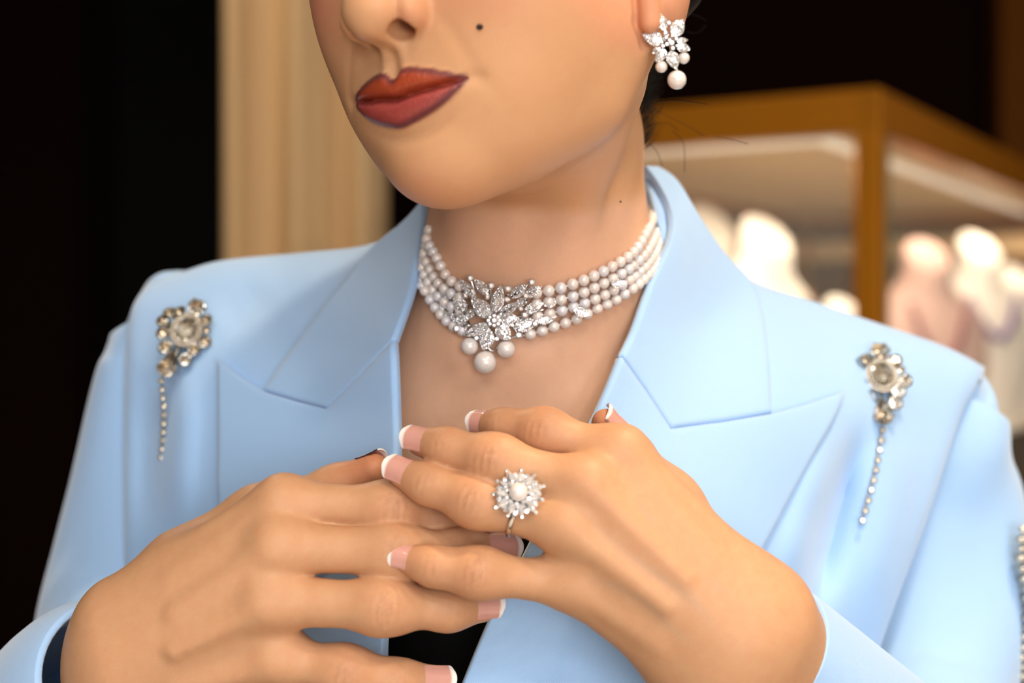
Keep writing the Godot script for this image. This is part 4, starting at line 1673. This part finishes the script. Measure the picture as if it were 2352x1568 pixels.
func build_trim() -> void:
	# rhinestone chain that hangs beside the sleeve at the right edge
	var off := at(2352, 1400, 0.76)
	var g := thing("rhinestone_trim", "silver rhinestone chain hanging beside the blue sleeve at the right edge", "chain", "", off)
	var v := 1205.0
	for k in 18:
		var wide: float = [34.0, 38.0, 30.0, 40.0][k % 4]
		var tall: float = [22.0, 26.0, 18.0, 24.0][(k * 3) % 4]
		var u := 2352.0 - 8.0 * sin(k * 0.55 + 0.4) + 8.0 + (4.0 if k > 10 else 0.0)
		var d := 0.752
		var sh := Shape.new()
		var s := d / FOCAL
		sh.box(Transform3D(), Vector3(wide * s, tall * 0.86 * s, 0.005), 0.0012)
		var o := put("link", sh.done(mat.old_silver), g, Transform3D(Basis(Vector3.UP, -0.3), at(u + 1.0, v + tall * 0.5, d) - off))
		for q in 2:
			claw_stone(o, Vector3((q - 0.5) * wide * 0.48 * s, 0, 0.0028), tall * 0.30 * s, Vector3(0, 0, 1), mat.paste, "rhinestone", false)
		v += tall


# ------------------------------------------------------------------ the shop behind her
func bust(where: Vector3, size: float, tall: float, turn: float, label: String, m: Material) -> Node3D:
	var t := thing("necklace_bust", label, "display bust", "necklace busts in the glass case", where)
	var sh := Shape.new()
	var rows := []
	# neck-and-shoulder form: ovals from the foot to the slanted top of the neck
	for q in [[0.075, 0.045, 0.0, 0.0], [0.085, 0.05, 0.012, 0.0], [0.105, 0.055, 0.05, 0.0], [0.118, 0.056, 0.10, 0.0], [0.114, 0.054, 0.145, -0.003], [0.092, 0.050, 0.172, -0.007], [0.062, 0.045, 0.190, -0.011], [0.047, 0.042, 0.206, -0.012], [0.044, 0.043, 0.236, -0.008], [0.040, 0.039, 0.241, -0.008], [0.001, 0.001, 0.243, -0.008]]:
		var row := PackedVector3Array()
		for k in 32:
			var w := TAU * k / 32
			var z: float = sin(w) * q[1] + q[3]
			row.append(Vector3(cos(w) * q[0] * size, (q[2] + (q[2] / 0.24) * (-0.55 * z)) * tall, z * size))
		rows.append(row)
	sh.grid(rows, true, true)
	put("form", sh.done(m), t)
	t.rotation.y = turn
	return t


func bust_necklace(t: Node3D, size: float, tall: float, drop: float, m: Material, bead: float) -> void:
	# a string of beads round the foot of the neck and down the chest
	for k in 22:
		var s := k / 21.0 * 2.0 - 1.0
		var y := 0.172 - drop * (1.0 - s * s)
		var x := s * (0.060 - 0.004 * absf(s))
		var z := 0.040 + 0.020 * (1.0 - s * s)
		pearl(t, Vector3(x * size, y * tall, z * size), bead, m, "bead")


func build_shop() -> void:
	# back wall panels: maroon panel, black doorway, dark boards
	for q in [["trim_1", 190.0, -60.0, mat.dark_wood, 3.82], ["trim_2", 262.0, 185.0, mat.black_wood, 3.78], ["trim_3", 540.0, 258.0, mat.black_door, 3.80]]:
		var sh := Shape.new()
		var x0: float = (q[2] - 1176.0) / FOCAL * q[4]
		var x1: float = (q[1] - 1176.0) / FOCAL * q[4]
		sh.box(Transform3D(Basis(), Vector3((x0 + x1) * 0.5, 1.36, -q[4] - 0.05)), Vector3(x1 - x0, 2.74, 0.08), 0.008)
		structure(q[0], sh, q[3])
	# fluted cream column of drapery
	var cur := thing("curtain", "cream floor-length curtain hanging in soft vertical folds against the dark wall", "curtain", "", Vector3(-0.36, 0.02, -2.5))
	var cs := Shape.new()
	var front := []
	for r in 5:
		var row := PackedVector3Array()
		for k in 97:
			var t := k / 96.0
			var x := lerpf(-0.124, 0.145, t)
			row.append(Vector3(x, 2.68 * r / 4.0, 0.030 * sin(t * TAU * 2.3 + 0.9) + 0.006 * sin(t * TAU * 5.0 + r * 0.2) - 0.05 * pow(maxf(t - 0.72, 0.0) / 0.28, 2.0) - 0.02 * pow(maxf(0.10 - t, 0.0) / 0.10, 2.0)))
		front.append(row)
	front.reverse()
	cs = sheet(front, 0.004)
	put("drape", cs.done(mat.cream), cur)
	var rail := Shape.new()
	rail.tube(PackedVector3Array([Vector3(-0.2, 2.69, 0), Vector3(0.2, 2.69, 0)]), [0.012], 10)
	put("rail", rail.done(mat.brass), cur)
	# brown panel high on the right
	var bp := Shape.new()
	bp.box(Transform3D(Basis(), Vector3(1.46, 1.36, -3.84)), Vector3(0.42, 2.72, 0.10), 0.008)
	structure("trim_4", bp, mat.brown)
	# glass case with brass frame: nearest corner, then one side to the left and one to the right
	var corner := at(2000, 0, 2.0)
	corner.y = 0.0
	var e1 := Vector3(-0.861, 0, -0.508).normalized()
	var e2 := Vector3(0.508, 0, -0.861).normalized()
	var L1 := 0.66
	var L2 := 1.6
	var top := 1.69
	var foot := 0.86
	var case_ := thing("display_case", "brass-framed glass display case lit from within, holding white necklace busts", "display case", "", corner + (e1 * L1 + e2 * L2) * 0.5)
	var off := -case_.position
	var place := func(p: Vector3, ax: Vector3) -> Transform3D:
		return Transform3D(Basis(ax, Vector3.UP, ax.cross(Vector3.UP)), p + off)
	# frame
	for q in [[corner, e1, L1], [corner + e2 * L2, e1, L1], [corner, e2, L2], [corner + e1 * L1, e2, L2]]:
		for y in [[top - 0.029, 0.058], [foot + 0.02, 0.04]]:
			var sh := Shape.new()
			sh.box(Transform3D(), Vector3(q[2] + 0.036, y[1], 0.036), 0.003)
			put("rail", sh.done(mat.brass), case_, place.call(q[0] + q[1] * q[2] * 0.5 + Vector3(0, y[0], 0), q[1]))
	for p in [corner, corner + e1 * L1, corner + e2 * L2, corner + e1 * L1 + e2 * L2]:
		var sh := Shape.new()
		sh.box(Transform3D(), Vector3(0.036, top - foot, 0.036), 0.003)
		put("post", sh.done(mat.brass), case_, place.call(p + Vector3(0, (top + foot) * 0.5, 0), e1))
	# glass
	for q in [[corner, e1, L1, -1.0], [corner, e2, L2, 1.0]]:
		var sh := Shape.new()
		sh.box(Transform3D(), Vector3(q[2] - 0.03, top - foot - 0.09, 0.006))
		put("pane", sh.done(mat.glass), case_, place.call(q[0] + q[1] * q[2] * 0.5 + Vector3(0, (top + foot) * 0.5 - 0.01, 0), q[1]))
	var ge := Shape.new()
	ge.box(Transform3D(), Vector3(0.030, top - foot - 0.09, 0.014))
	put("pane_edge", ge.done(mat.glass_edge), case_, place.call(corner + e2 * 0.036 - e1 * 0.004 + Vector3(0, (top + foot) * 0.5 - 0.01, 0), e2))
	# lid with a lit underside, back panels, base cabinet
	var lid := Shape.new()
	lid.box(Transform3D(), Vector3(L1, 0.03, L2), 0.002)
	put("lid", lid.done(mat.cream), case_, place.call(corner + (e1 * L1 + e2 * L2) * 0.5 + Vector3(0, top - 0.02, 0), e1))
	for q in [[corner + e2 * L2, e1, L1], [corner + e1 * L1, e2, L2]]:
		var sh := Shape.new()
		sh.box(Transform3D(), Vector3(q[2] - 0.04, top - foot - 0.08, 0.012))
		put("back_panel", sh.done(mat.brown), case_, place.call(q[0] + q[1] * q[2] * 0.5 + Vector3(0, (top + foot) * 0.5, 0), q[1]))
		var sh2 := Shape.new()
		sh2.box(Transform3D(), Vector3(q[2] - 0.04, 0.05, 0.02), 0.003)
		put("cornice", sh2.done(mat.cream), case_, place.call(q[0] + q[1] * q[2] * 0.5 + Vector3(0, top - 0.115, 0), q[1]))
	var cab := Shape.new()
	cab.box(Transform3D(), Vector3(L1 + 0.03, foot - 0.01, L2 + 0.03), 0.006)
	put("cabinet", cab.done(mat.dark_wood), case_, place.call(corner + (e1 * L1 + e2 * L2) * 0.5 + Vector3(0, foot * 0.5, 0), e1))
	var shelf := Shape.new()
	shelf.box(Transform3D(), Vector3(L1 - 0.05, 0.012, L2 - 0.05), 0.002)
	put("shelf", shelf.done(mat.bust), case_, place.call(corner + (e1 * L1 + e2 * L2) * 0.5 + Vector3(0, 1.18, 0), e1))
	# lamp strips under the lid, along the two glass sides
	for q in [[corner + e2 * 0.10 + e1 * 0.33, e1, 0.5], [corner + e1 * 0.10 + e2 * 0.80, e2, 1.4]]:
		var sh := Shape.new()
		sh.box(Transform3D(), Vector3(q[2], 0.010, 0.02), 0.002)
		put("lamp_strip", sh.done(mat.glow_case), case_, place.call(q[0] + Vector3(0, top - 0.048, 0), q[1]))
		var l := AreaLight3D.new()
		l.name = "strip_light"
		l.area_size = Vector2(q[2], 0.02)
		l.light_color = Color(1.0, 0.92, 0.81)
		l.light_energy = 0.55 * q[2] + 0.2
		l.area_range = 4.0
		l.shadow_enabled = true
		case_.add_child(l, true)
		l.transform = Transform3D(Basis(q[1], q[1].cross(Vector3.UP), Vector3.UP), q[0] + off + Vector3(0, top - 0.056, 0))
	# busts on the shelf: [u, v of the neck top, depth, size, turn, label, material]
	var y0 := 1.186
	var list := [
		[1768, 545, 2.32, 0.90, 0.5, "white necklace bust with a bright oval neck, left pane of the case", mat.bust],
		[1640, 520, 2.50, 0.90, 0.5, "white necklace bust half hidden behind the blazer collar, left pane of the case", mat.bust],
		[1940, 715, 2.22, 0.62, 0.3, "low white bust just above the blue shoulder, beside the brass post", mat.bust],
		[2255, 575, 3.06, 1.0, 0.3, "white necklace bust with a violet necklace, right pane of the case", mat.bust],
		[2135, 590, 2.64, 0.95, 0.2, "beige necklace bust with a rose necklace beside the green glass edge", mat.bust_rose],
		[2340, 640, 3.33, 1.05, 0.3, "white necklace bust at the right edge of the picture", mat.bust]]
	for i in list.size():
		var q: Array = list[i]
		var p := at(q[0], q[1], q[2])
		var h: float = p.y - y0
		var t := bust(Vector3(p.x, y0, p.z), q[3], h / 0.24, q[4], q[5], q[6])
		if i == 3:
			bust_necklace(t, q[3], h / 0.24, 0.055, mat.purple, 0.007)
		elif i == 4:
			bust_necklace(t, q[3], h / 0.24, 0.07, mat.rose_bead, 0.006)
		elif i == 0:
			bust_necklace(t, q[3], h / 0.24, 0.05, mat.brass, 0.0045)
	# added unseen pale slab below the frame, bounces light up to chin and neck
	var ct := thing("added_counter", "unseen pale stone slab added before the woman to bounce light up", "added_counter", "", Vector3(0, 0, -0.05))
	var cb := Shape.new()
	cb.box(Transform3D(Basis(), Vector3(0, 0.42, 0)), Vector3(1.7, 0.84, 0.56), 0.01)
	put("cabinet", cb.done(mat.plaster), ct)
	var tp := Shape.new()
	tp.box(Transform3D(Basis(), Vector3(0, 0.86, 0)), Vector3(1.8, 0.04, 0.64), 0.006)
	put("worktop", tp.done(mat.marble), ct)
	# added glowing panel behind the camera, unseen, as front fill for face and neck
	var dw := thing("fill_wall", "added unseen glowing fill panel with glass shelves on the wall that the woman faces", "fill panel", "", Vector3(0.75, 0.0, 2.72))
	var plinth := Shape.new()
	plinth.box(Transform3D(Basis(), Vector3(0, 0.35, -0.02)), Vector3(2.3, 0.70, 0.16), 0.006)
	put("plinth", plinth.done(mat.dark_wood), dw)
	for q in [[-1.13, 1.40, 0.04, 1.40], [1.13, 1.40, 0.04, 1.40], [0.0, 2.12, 2.30, 0.04], [0.0, 0.72, 2.30, 0.04]]:
		var fr := Shape.new()
		fr.box(Transform3D(Basis(), Vector3(q[0], q[1], -0.02)), Vector3(q[2], q[3], 0.14), 0.004)
		put("frame", fr.done(mat.brass), dw)
	var op := Shape.new()
	op.box(Transform3D(Basis(), Vector3(0, 1.42, 0.03)), Vector3(2.22, 1.36, 0.01))
	put("fill_panel", op.done(mat.glow_panel), dw)
	for y in [1.15, 1.6]:
		var gs := Shape.new()
		gs.box(Transform3D(Basis(), Vector3(0, y, -0.03)), Vector3(2.20, 0.008, 0.10))
		put("shelf", gs.done(mat.glass), dw)
	var l := AreaLight3D.new()
	l.name = "fill_light"
	l.area_size = Vector2(2.2, 1.34)
	l.light_color = Color(0.97, 0.98, 1.0)
	l.light_energy = FILL_WALL_LIGHT
	l.area_range = 9.0
	l.area_attenuation = 2.0
	l.shadow_enabled = true
	dw.add_child(l)
	l.position = Vector3(0, 1.42, 0.02)


# ------------------------------------------------------------------ hair
func build_hair(who: Node3D) -> void:
	# cap over the skull, then loose strands at the nape
	var sh := Shape.new()
	var rows := []
	for r in 17:
		var row := PackedVector3Array()
		var el := PI * (0.02 + 0.62 * r / 16.0)
		for k in 40:
			var az := TAU * k / 40
			var v := Vector3(sin(el) * sin(az), cos(el), sin(el) * cos(az))
			var front := clampf(v.z * 1.6, 0.0, 1.0)
			var reach := 1.0 if v.y > 0.25 else 1.0 - 0.5 * front
			row.append(mm(v.x * 77.0 * reach, 78.0 + v.y * 94.0 + (40.0 * front if v.y < 0.55 else 0.0), -90.0 + v.z * (88.0 if v.z > 0 else 98.0) * reach))
		rows.append(row)
	sh.grid(rows, true, true)
	var back := []
	for r in 17:
		var el := PI * r / 16.0
		var row := PackedVector3Array()
		for k in 40:
			var az := TAU * k / 40
			row.append(mm(sin(el) * sin(az) * 72.0, 60.0 + cos(el) * 52.0, -100.0 + sin(el) * cos(az) * (30.0 if cos(az) > 0.0 else 80.0)))
		back.append(row)
	sh.grid(back, true, true)
	var hair := put("hair", sh.done(mat.hair), who)
	hair.set_meta("label", "dark brown hair drawn back behind the ear")
	var rng := RandomNumberGenerator.new()
	rng.seed = 77
	var st := Shape.new()
	for k in 700:
		var v := rng.randf_range(40.0, 345.0)
		var u := rng.randf_range(1462.0, 1488.0)
		var d := rng.randf_range(0.668, 0.712)
		var a := at(u, v, d)
		var len_ := rng.randf_range(18.0, 62.0) * (1.0 - 0.5 * smoothstep(120.0, 340.0, v))
		var ang := rng.randf_range(-1.9, 0.5)
		var mid := at(u + 14 + cos(ang) * len_ * 0.5, v - 30.0 - sin(ang) * len_ * 0.5, d + 0.004)
		var end := at(u + 10 + cos(ang + rng.randf_range(-0.9, 0.9)) * len_, v - 46.0 - sin(ang) * len_, d + rng.randf_range(-0.004, 0.012))
		st.tube(smooth3([a, mid, end], 5), [0.00011, 0.00011, 0.0001, 0.00008, 0.00005], 4)
	for q in [[[1480, 245], [1540, 232], [1625, 240]], [[1500, 250], [1580, 290], [1618, 312]], [[1545, 300], [1570, 330], [1572, 395]], [[1640, 314], [1680, 322], [1718, 331]], [[1580, 30], [1605, 38], [1622, 48]], [[1575, 72], [1600, 76], [1622, 58]], [[1490, 330], [1510, 350], [1520, 380]], [[1480, 290], [1530, 282], [1560, 300]]]:
		var pts := []
		for x in q:
			pts.append(at(x[0], x[1], 0.68))
		st.tube(smooth3(pts, 6), [0.00012], 4)
	var loose := put("loose_strands", st.done(mat.hair), hair)
	loose.set_meta("kind", "stuff")
	# brows and lashes
	for q in [-1.0, 1.0]:
		var brow := []
		for x in [13.0, 22.0, 32.0, 41.0, 48.0]:
			brow.append(head_surface(x * q, 85.0 + 4.0 * sin((x - 13.0) / 35.0 * 2.4), 0.0004))
		var bs := Shape.new()
		bs.tube(smooth3(brow, 5), smooth([Vector2(0.0028, 0.0011), Vector2(0.0031, 0.0012), Vector2(0.0028, 0.0011), Vector2(0.0019, 0.0009), Vector2(0.0007, 0.0006)], 5), 8, head_xf.basis.y.normalized())
		put("eyebrow", bs.done(mat.hair), who)
		var lash := []
		for k in 9:
			var t := k / 8.0 * 2.0 - 1.0
			lash.append(head_surface((31.0 + t * 13.0) * q, 64.0 - 3.4 * (1.0 - t * t) + 1.5 * t, 0.0003))
		var ls := Shape.new()
		ls.tube(smooth3(lash, 3), [0.0007], 6)
		for k in 26:
			var t := k / 25.0 * 2.0 - 1.0
			var root: Vector3 = head_surface((31.0 + t * 13.0) * q, 64.0 - 3.4 * (1.0 - t * t) + 1.5 * t, 0.0)
			var f := head_xf.basis.z.normalized()
			var dn := head_xf.basis.y.normalized()
			var sd: Vector3 = head_xf.basis.x.normalized() * float(q)
			ls.tube(smooth3([root, root + f * 0.004 - dn * 0.002 + sd * 0.001 * t, root + f * 0.008 - dn * 0.001 + sd * 0.0035 * t], 3), [0.0002, 0.00016, 0.0001, 0.00005], 4)
		put("eyelashes", ls.done(mat.hair), who)
	# moles
	for q in [[1102, 62, 0.0013], [1425, 463, 0.00055], [1254, 1046, 0.0]]:
		if q[2] <= 0.0:
			continue
		var d := skin_depth(q[0], q[1])
		var m := SphereMesh.new()
		m.radius = q[2]
		m.height = q[2] * 1.6
		m.radial_segments = 16
		m.rings = 8
		m.material = mat.mole
		put("mole", m, who, Transform3D(Basis(), at(q[0], q[1], d)))


func head_surface(x: float, y: float, proud: float) -> Vector3:
	# the skin straight back from a point before the face, in head millimetres
	if skin_ids.is_empty():
		skin_ids = PackedInt32Array(range(skin_solid.n))
	var f := head_xf.basis.z.normalized()
	var p := mm(x, y, 45.0)
	for s in 60:
		var e := skin_solid.ev(p, skin_ids)
		if e < 0.0001:
			break
		p -= f * e * 0.9
	return p + f * proud


# ------------------------------------------------------------------ materials
func noise_tex(size: int, freq: float, seed_: int, normal := false, strength := 1.0) -> NoiseTexture2D:
	var t := NoiseTexture2D.new()
	t.width = size
	t.height = size
	t.seamless = true
	t.as_normal_map = normal
	t.bump_strength = strength
	var n := FastNoiseLite.new()
	n.seed = seed_
	n.frequency = freq
	n.fractal_octaves = 4
	t.noise = n
	return t


func plain(c: Color, rough := 0.6, metal := 0.0, spec := 0.5) -> StandardMaterial3D:
	var m := StandardMaterial3D.new()
	m.albedo_color = c
	m.roughness = rough
	m.metallic = metal
	m.metallic_specular = spec
	return m


func twill_texture() -> ImageTexture:
	# heights of a fine diagonal twill as a normal map
	var n := 128
	var im := Image.create(n, n, false, Image.FORMAT_RGBA8)
	var rng := RandomNumberGenerator.new()
	rng.seed = 5
	for y in n:
		for x in n:
			var w := float(x + y * 1) / 16.0
			var h := 0.5 + 0.42 * sin(TAU * w) + 0.10 * sin(TAU * (float(x) - y) / 8.0) + rng.randf_range(-0.10, 0.10)
			im.set_pixel(x, y, Color(h, h, h))
	im.bump_map_to_normal_map(1.6)
	return ImageTexture.create_from_image(im)


func twill_colour() -> ImageTexture:
	# yarns of two slightly different blues
	var n := 128
	var im := Image.create(n, n, false, Image.FORMAT_RGBA8)
	var rng := RandomNumberGenerator.new()
	rng.seed = 6
	for y in n:
		for x in n:
			var w := 0.5 + 0.5 * sin(TAU * float(x + y) / 16.0)
			var q := 0.955 + 0.045 * w + rng.randf_range(-0.012, 0.012)
			im.set_pixel(x, y, Color(q * 0.985, q * 0.995, q))
	return ImageTexture.create_from_image(im)


func make_materials() -> void:
	var skin := plain(Color.WHITE, 0.46, 0.0, 0.36)
	skin.vertex_color_use_as_albedo = true
	skin.subsurf_scatter_enabled = true
	skin.subsurf_scatter_strength = 0.12
	skin.normal_enabled = true
	skin.normal_texture = noise_tex(512, 0.06, 3, true, 6.0)
	skin.normal_scale = 0.22
	skin.uv1_triplanar = true
	skin.uv1_scale = Vector3.ONE * 38.0
	mat.skin = skin
	var lips := plain(Color.WHITE, 0.30, 0.0, 0.45)
	lips.vertex_color_use_as_albedo = true
	lips.normal_enabled = true
	lips.normal_texture = noise_tex(256, 0.05, 9, true, 9.0)
	lips.normal_scale = 0.6
	lips.uv1_triplanar = true
	lips.uv1_scale = Vector3(70, 22, 70)
	mat.lips = lips
	var nail := plain(Color.WHITE, 0.13, 0.0, 0.5)
	nail.vertex_color_use_as_albedo = true
	nail.clearcoat_enabled = true
	nail.clearcoat = 0.8
	nail.clearcoat_roughness = 0.04
	mat.nail = nail
	var cloth := plain(Color(0.632, 0.772, 0.938), 0.62, 0.0, 0.35)
	cloth.albedo_texture = twill_colour()
	cloth.normal_enabled = true
	cloth.normal_texture = twill_texture()
	cloth.normal_scale = 0.7
	cloth.uv1_triplanar = true
	cloth.uv1_triplanar_sharpness = 4.0
	cloth.uv1_scale = Vector3.ONE * 118.0
	cloth.rim_enabled = true
	cloth.rim = 0.9
	cloth.rim_tint = 0.0
	mat.cloth = cloth
	mat.black = plain(Color(0.012, 0.012, 0.015), 0.8, 0.0, 0.2)
	var pearl := plain(Color(0.875, 0.835, 0.810), 0.24, 0.0, 0.75)
	pearl.clearcoat_enabled = true
	pearl.clearcoat = 1.0
	pearl.clearcoat_roughness = 0.06
	mat.pearl = pearl
	var rosy: StandardMaterial3D = pearl.duplicate()
	rosy.albedo_color = Color(0.875, 0.815, 0.785)
	mat.pearl_rose = rosy
	var bluish: StandardMaterial3D = pearl.duplicate()
	bluish.albedo_color = Color(0.850, 0.835, 0.845)
	mat.pearl_blue = bluish
	mat.silver = plain(Color(0.86, 0.85, 0.84), 0.16, 1.0)
	mat.gem = plain(Color(0.93, 0.93, 0.94), 0.06, 0.75, 0.8)
	mat.paste = plain(Color(0.95, 0.91, 0.84), 0.08, 0.70, 0.8)
	var cr := plain(Color(1.0, 0.975, 0.93, 0.0), 0.0)
	cr.transparency = BaseMaterial3D.TRANSPARENCY_ALPHA
	cr.refraction_enabled = true
	cr.refraction_scale = 0.05
	mat.crystal = cr
	mat.foil = plain(Color(0.93, 0.89, 0.82), 0.10, 1.0)
	mat.old_silver = plain(Color(0.62, 0.60, 0.56), 0.28, 1.0)
	mat.brass = plain(Color(0.70, 0.44, 0.06), 0.35, 0.45)
	mat.dark_wood = plain(Color(0.085, 0.026, 0.016), 0.8, 0.0, 0.15)
	mat.black_wood = plain(Color(0.045, 0.014, 0.010), 0.8, 0.0, 0.15)
	mat.black_door = plain(Color(0.015, 0.010, 0.010), 0.6, 0.0, 0.2)
	mat.rose_bead = plain(Color(0.55, 0.20, 0.28), 0.3)
	mat.brown = plain(Color(0.40, 0.23, 0.08), 0.9, 0.0, 0.1)
	mat.cream = plain(Color(0.84, 0.71, 0.53), 0.85)
	mat.marble = plain(Color(0.84, 0.81, 0.77), 0.35)
	mat.plaster = plain(Color(0.88, 0.84, 0.78), 0.9)
	mat.ceiling = plain(Color(0.90, 0.88, 0.84), 0.9)
	mat.floor = plain(Color(0.50, 0.42, 0.34), 0.35)
	mat.bust = plain(Color(0.93, 0.90, 0.86), 0.7)
	mat.bust_rose = plain(Color(0.80, 0.66, 0.62), 0.7)
	mat.purple = plain(Color(0.38, 0.16, 0.55), 0.2, 0.3)
	mat.hair = plain(Color(0.060, 0.036, 0.026), 0.62, 0.0, 0.25)
	mat.mole = plain(Color(0.10, 0.055, 0.045), 0.6)
	var glass := plain(Color(0.90, 0.97, 0.94, 0.06), 0.02, 0.0, 0.12)
	glass.transparency = BaseMaterial3D.TRANSPARENCY_ALPHA
	mat.glass = glass
	var green := plain(Color(0.42, 0.60, 0.50, 0.75), 0.3)
	green.transparency = BaseMaterial3D.TRANSPARENCY_ALPHA
	mat.glass_edge = green
	var glow := plain(Color(1, 0.97, 0.92), 0.5)
	glow.emission_enabled = true
	glow.emission = Color(1.0, 0.95, 0.87)
	glow.emission_energy_multiplier = 20.0
	mat.glow = glow
	var gc: StandardMaterial3D = glow.duplicate()
	gc.emission_energy_multiplier = 0.8
	mat.glow_case = gc
	var gp: StandardMaterial3D = glow.duplicate()
	gp.emission_energy_multiplier = 1.0
	mat.glow_panel = gp


func downlight(where: Vector3, energy: float, label: String, size := 0.055, tone := Color(1.0, 0.90, 0.76)) -> void:
	var t := thing("downlight", label, "light", "recessed ceiling downlights", where)
	var ring := Shape.new()
	ring.lathe(PackedVector2Array([Vector2(size, 0.02), Vector2(size, -0.004), Vector2(size + 0.016, -0.006), Vector2(size + 0.02, 0.0)]), 32)
	put("trim_ring", ring.done(mat.silver), t)
	var disc := Shape.new()
	disc.lathe(PackedVector2Array([Vector2(0.0005, 0.010), Vector2(size, 0.010), Vector2(size, 0.016), Vector2(0.0005, 0.016)]), 32)
	put("lamp_disc", disc.done(mat.glow), t)
	var l := SpotLight3D.new()
	l.name = "lamp"
	l.light_color = tone
	l.light_energy = energy
	l.light_size = size
	l.spot_range = 9.0
	l.spot_attenuation = 2.0
	l.spot_angle = 72.0
	l.spot_angle_attenuation = 0.6
	l.shadow_enabled = true
	t.add_child(l)
	l.position = Vector3(0, -0.002, 0)
	l.rotation = Vector3(-PI / 2, 0, 0)


func light_panel(where: Vector3, energy: float, label: String) -> void:
	var t := thing("light_panel", label, "light", "square ceiling light panels", where)
	var fr := Shape.new()
	for q in [[0.0, 0.31, 0.64, 0.02], [0.0, -0.31, 0.64, 0.02], [0.31, 0.0, 0.02, 0.60], [-0.31, 0.0, 0.02, 0.60]]:
		fr.box(Transform3D(Basis(), Vector3(q[0], 0.002, q[1])), Vector3(q[2], 0.02, q[3]), 0.002)
	put("frame", fr.done(mat.silver), t)
	var df := Shape.new()
	df.box(Transform3D(Basis(), Vector3(0, 0.006, 0)), Vector3(0.60, 0.006, 0.60))
	put("lamp_diffuser", df.done(mat.glow_panel), t)
	var l := AreaLight3D.new()
	l.name = "lamp"
	l.area_size = Vector2(0.6, 0.6)
	l.light_color = Color(0.93, 0.97, 1.0)
	l.light_energy = energy
	l.area_range = 9.0
	l.area_attenuation = 2.0
	l.shadow_enabled = true
	t.add_child(l)
	l.position = Vector3(0, -0.004, 0)
	l.rotation = Vector3(-PI / 2, 0, 0)


func _ready() -> void:
	# camera
	var cam := Camera3D.new()
	cam.name = "camera"
	add_child(cam)
	cam.position = Vector3(0, EYE, 0)
	cam.near = 0.05
	cam.far = 40.0
	var lens := CameraAttributesPhysical.new()
	lens.frustum_focal_length = 12.0 / (784.0 / FOCAL)
	lens.frustum_focus_distance = 0.59
	lens.exposure_aperture = 5.0
	cam.attributes = lens
	cam.current = true
	# air
	var we := WorldEnvironment.new()
	we.name = "surroundings"
	var env := Environment.new()
	env.background_mode = Environment.BG_COLOR
	env.background_color = Color(0.02, 0.02, 0.02)
	env.tonemap_mode = Environment.TONE_MAPPER_LINEAR
	env.tonemap_exposure = 0.46
	env.sdfgi_enabled = true
	env.ssao_enabled = true
	env.ssil_enabled = true
	we.environment = env
	add_child(we)
	# lamps of the shop ceiling
	make_materials()
	fine.seed = 11
	fine.frequency = 1.0
	for q in [[0.50, -0.45, 4.2, "round recessed downlight above the woman and to her left"], [-0.35, 0.15, 0.3, "round recessed downlight above the left end of the counter"], [0.85, 0.20, 2.2, "round recessed downlight above the right end of the counter"], [0.20, 0.55, 1.6, "round recessed downlight above the front edge of the counter"], [-0.85, 0.20, 0.3, "round recessed downlight by the left wall side of the counter"], [0.30, 1.15, 1.6, "round recessed downlight between the counter and the front wall"], [1.4, -1.6, 1.4, "round recessed downlight beside the glass display case"], [-0.75, -1.95, 1.7, "round recessed downlight before the cream curtain"]]:
		downlight(Vector3(q[0], 2.72, q[1]), q[2], q[3])
	for q in [[-0.75, 1.75, 4.0, "square light panel in the ceiling, left of the counter front"], [0.80, 1.25, 3.0, "square light panel in the ceiling, right of the counter front"], [0.15, 2.20, 3.0, "square light panel in the ceiling near the front wall"]]:
		light_panel(Vector3(q[0], 2.74, q[1]), q[2], q[3])
	# head axes
	var b := Basis.from_euler(Vector3(0, 0, 0))
	b = Basis(Vector3.BACK, deg_to_rad(4.0)) * Basis(Vector3.UP, deg_to_rad(-38.0)) * Basis(Vector3.RIGHT, deg_to_rad(5.0))
	head_xf = Transform3D(b.scaled(Vector3.ONE * 0.001), at(922, 222, 0.540))
	head_inv = head_xf.affine_inverse()
	build_room()
	var who := build_person()
	build_jacket(who)
	build_hair(who)
	build_necklace()
	build_earring()
	build_ring()
	build_brooch(2025, 862, 0.0, 1.0, "crystal brooch with drop and chain pinned on the shoulder at the right of the picture", Vector2(1980, 1196))
	build_brooch(428, 758, -0.30, 0.96, "crystal brooch with drop and chain pinned on the shoulder at the left of the picture", Vector2(371, 1050), 0.0165)
	build_trim()
	build_shop()


func build_room() -> void:
	var sh := Shape.new()
	sh.box(Transform3D(Basis(), Vector3(0, -0.05, -0.55)), Vector3(6, 0.1, 7.0))
	structure("floor", sh, mat.floor)
	sh = Shape.new()
	sh.box(Transform3D(Basis(), Vector3(0, 2.80, -0.55)), Vector3(6, 0.1, 7.0))
	structure("ceiling", sh, mat.ceiling)
	for w in [["wall_back", Vector3(0, 1.375, -3.95), Vector3(6, 2.75, 0.1), mat.dark_wood], ["wall_front", Vector3(0, 1.375, 2.85), Vector3(6, 2.75, 0.1), mat.plaster], ["wall_left", Vector3(-2.95, 1.375, -0.55), Vector3(0.1, 2.75, 6.7), mat.dark_wood], ["wall_right", Vector3(2.95, 1.375, -0.55), Vector3(0.1, 2.75, 6.7), mat.plaster]]:
		sh = Shape.new()
		sh.box(Transform3D(Basis(), w[1]), w[2])
		structure(w[0], sh, w[3])
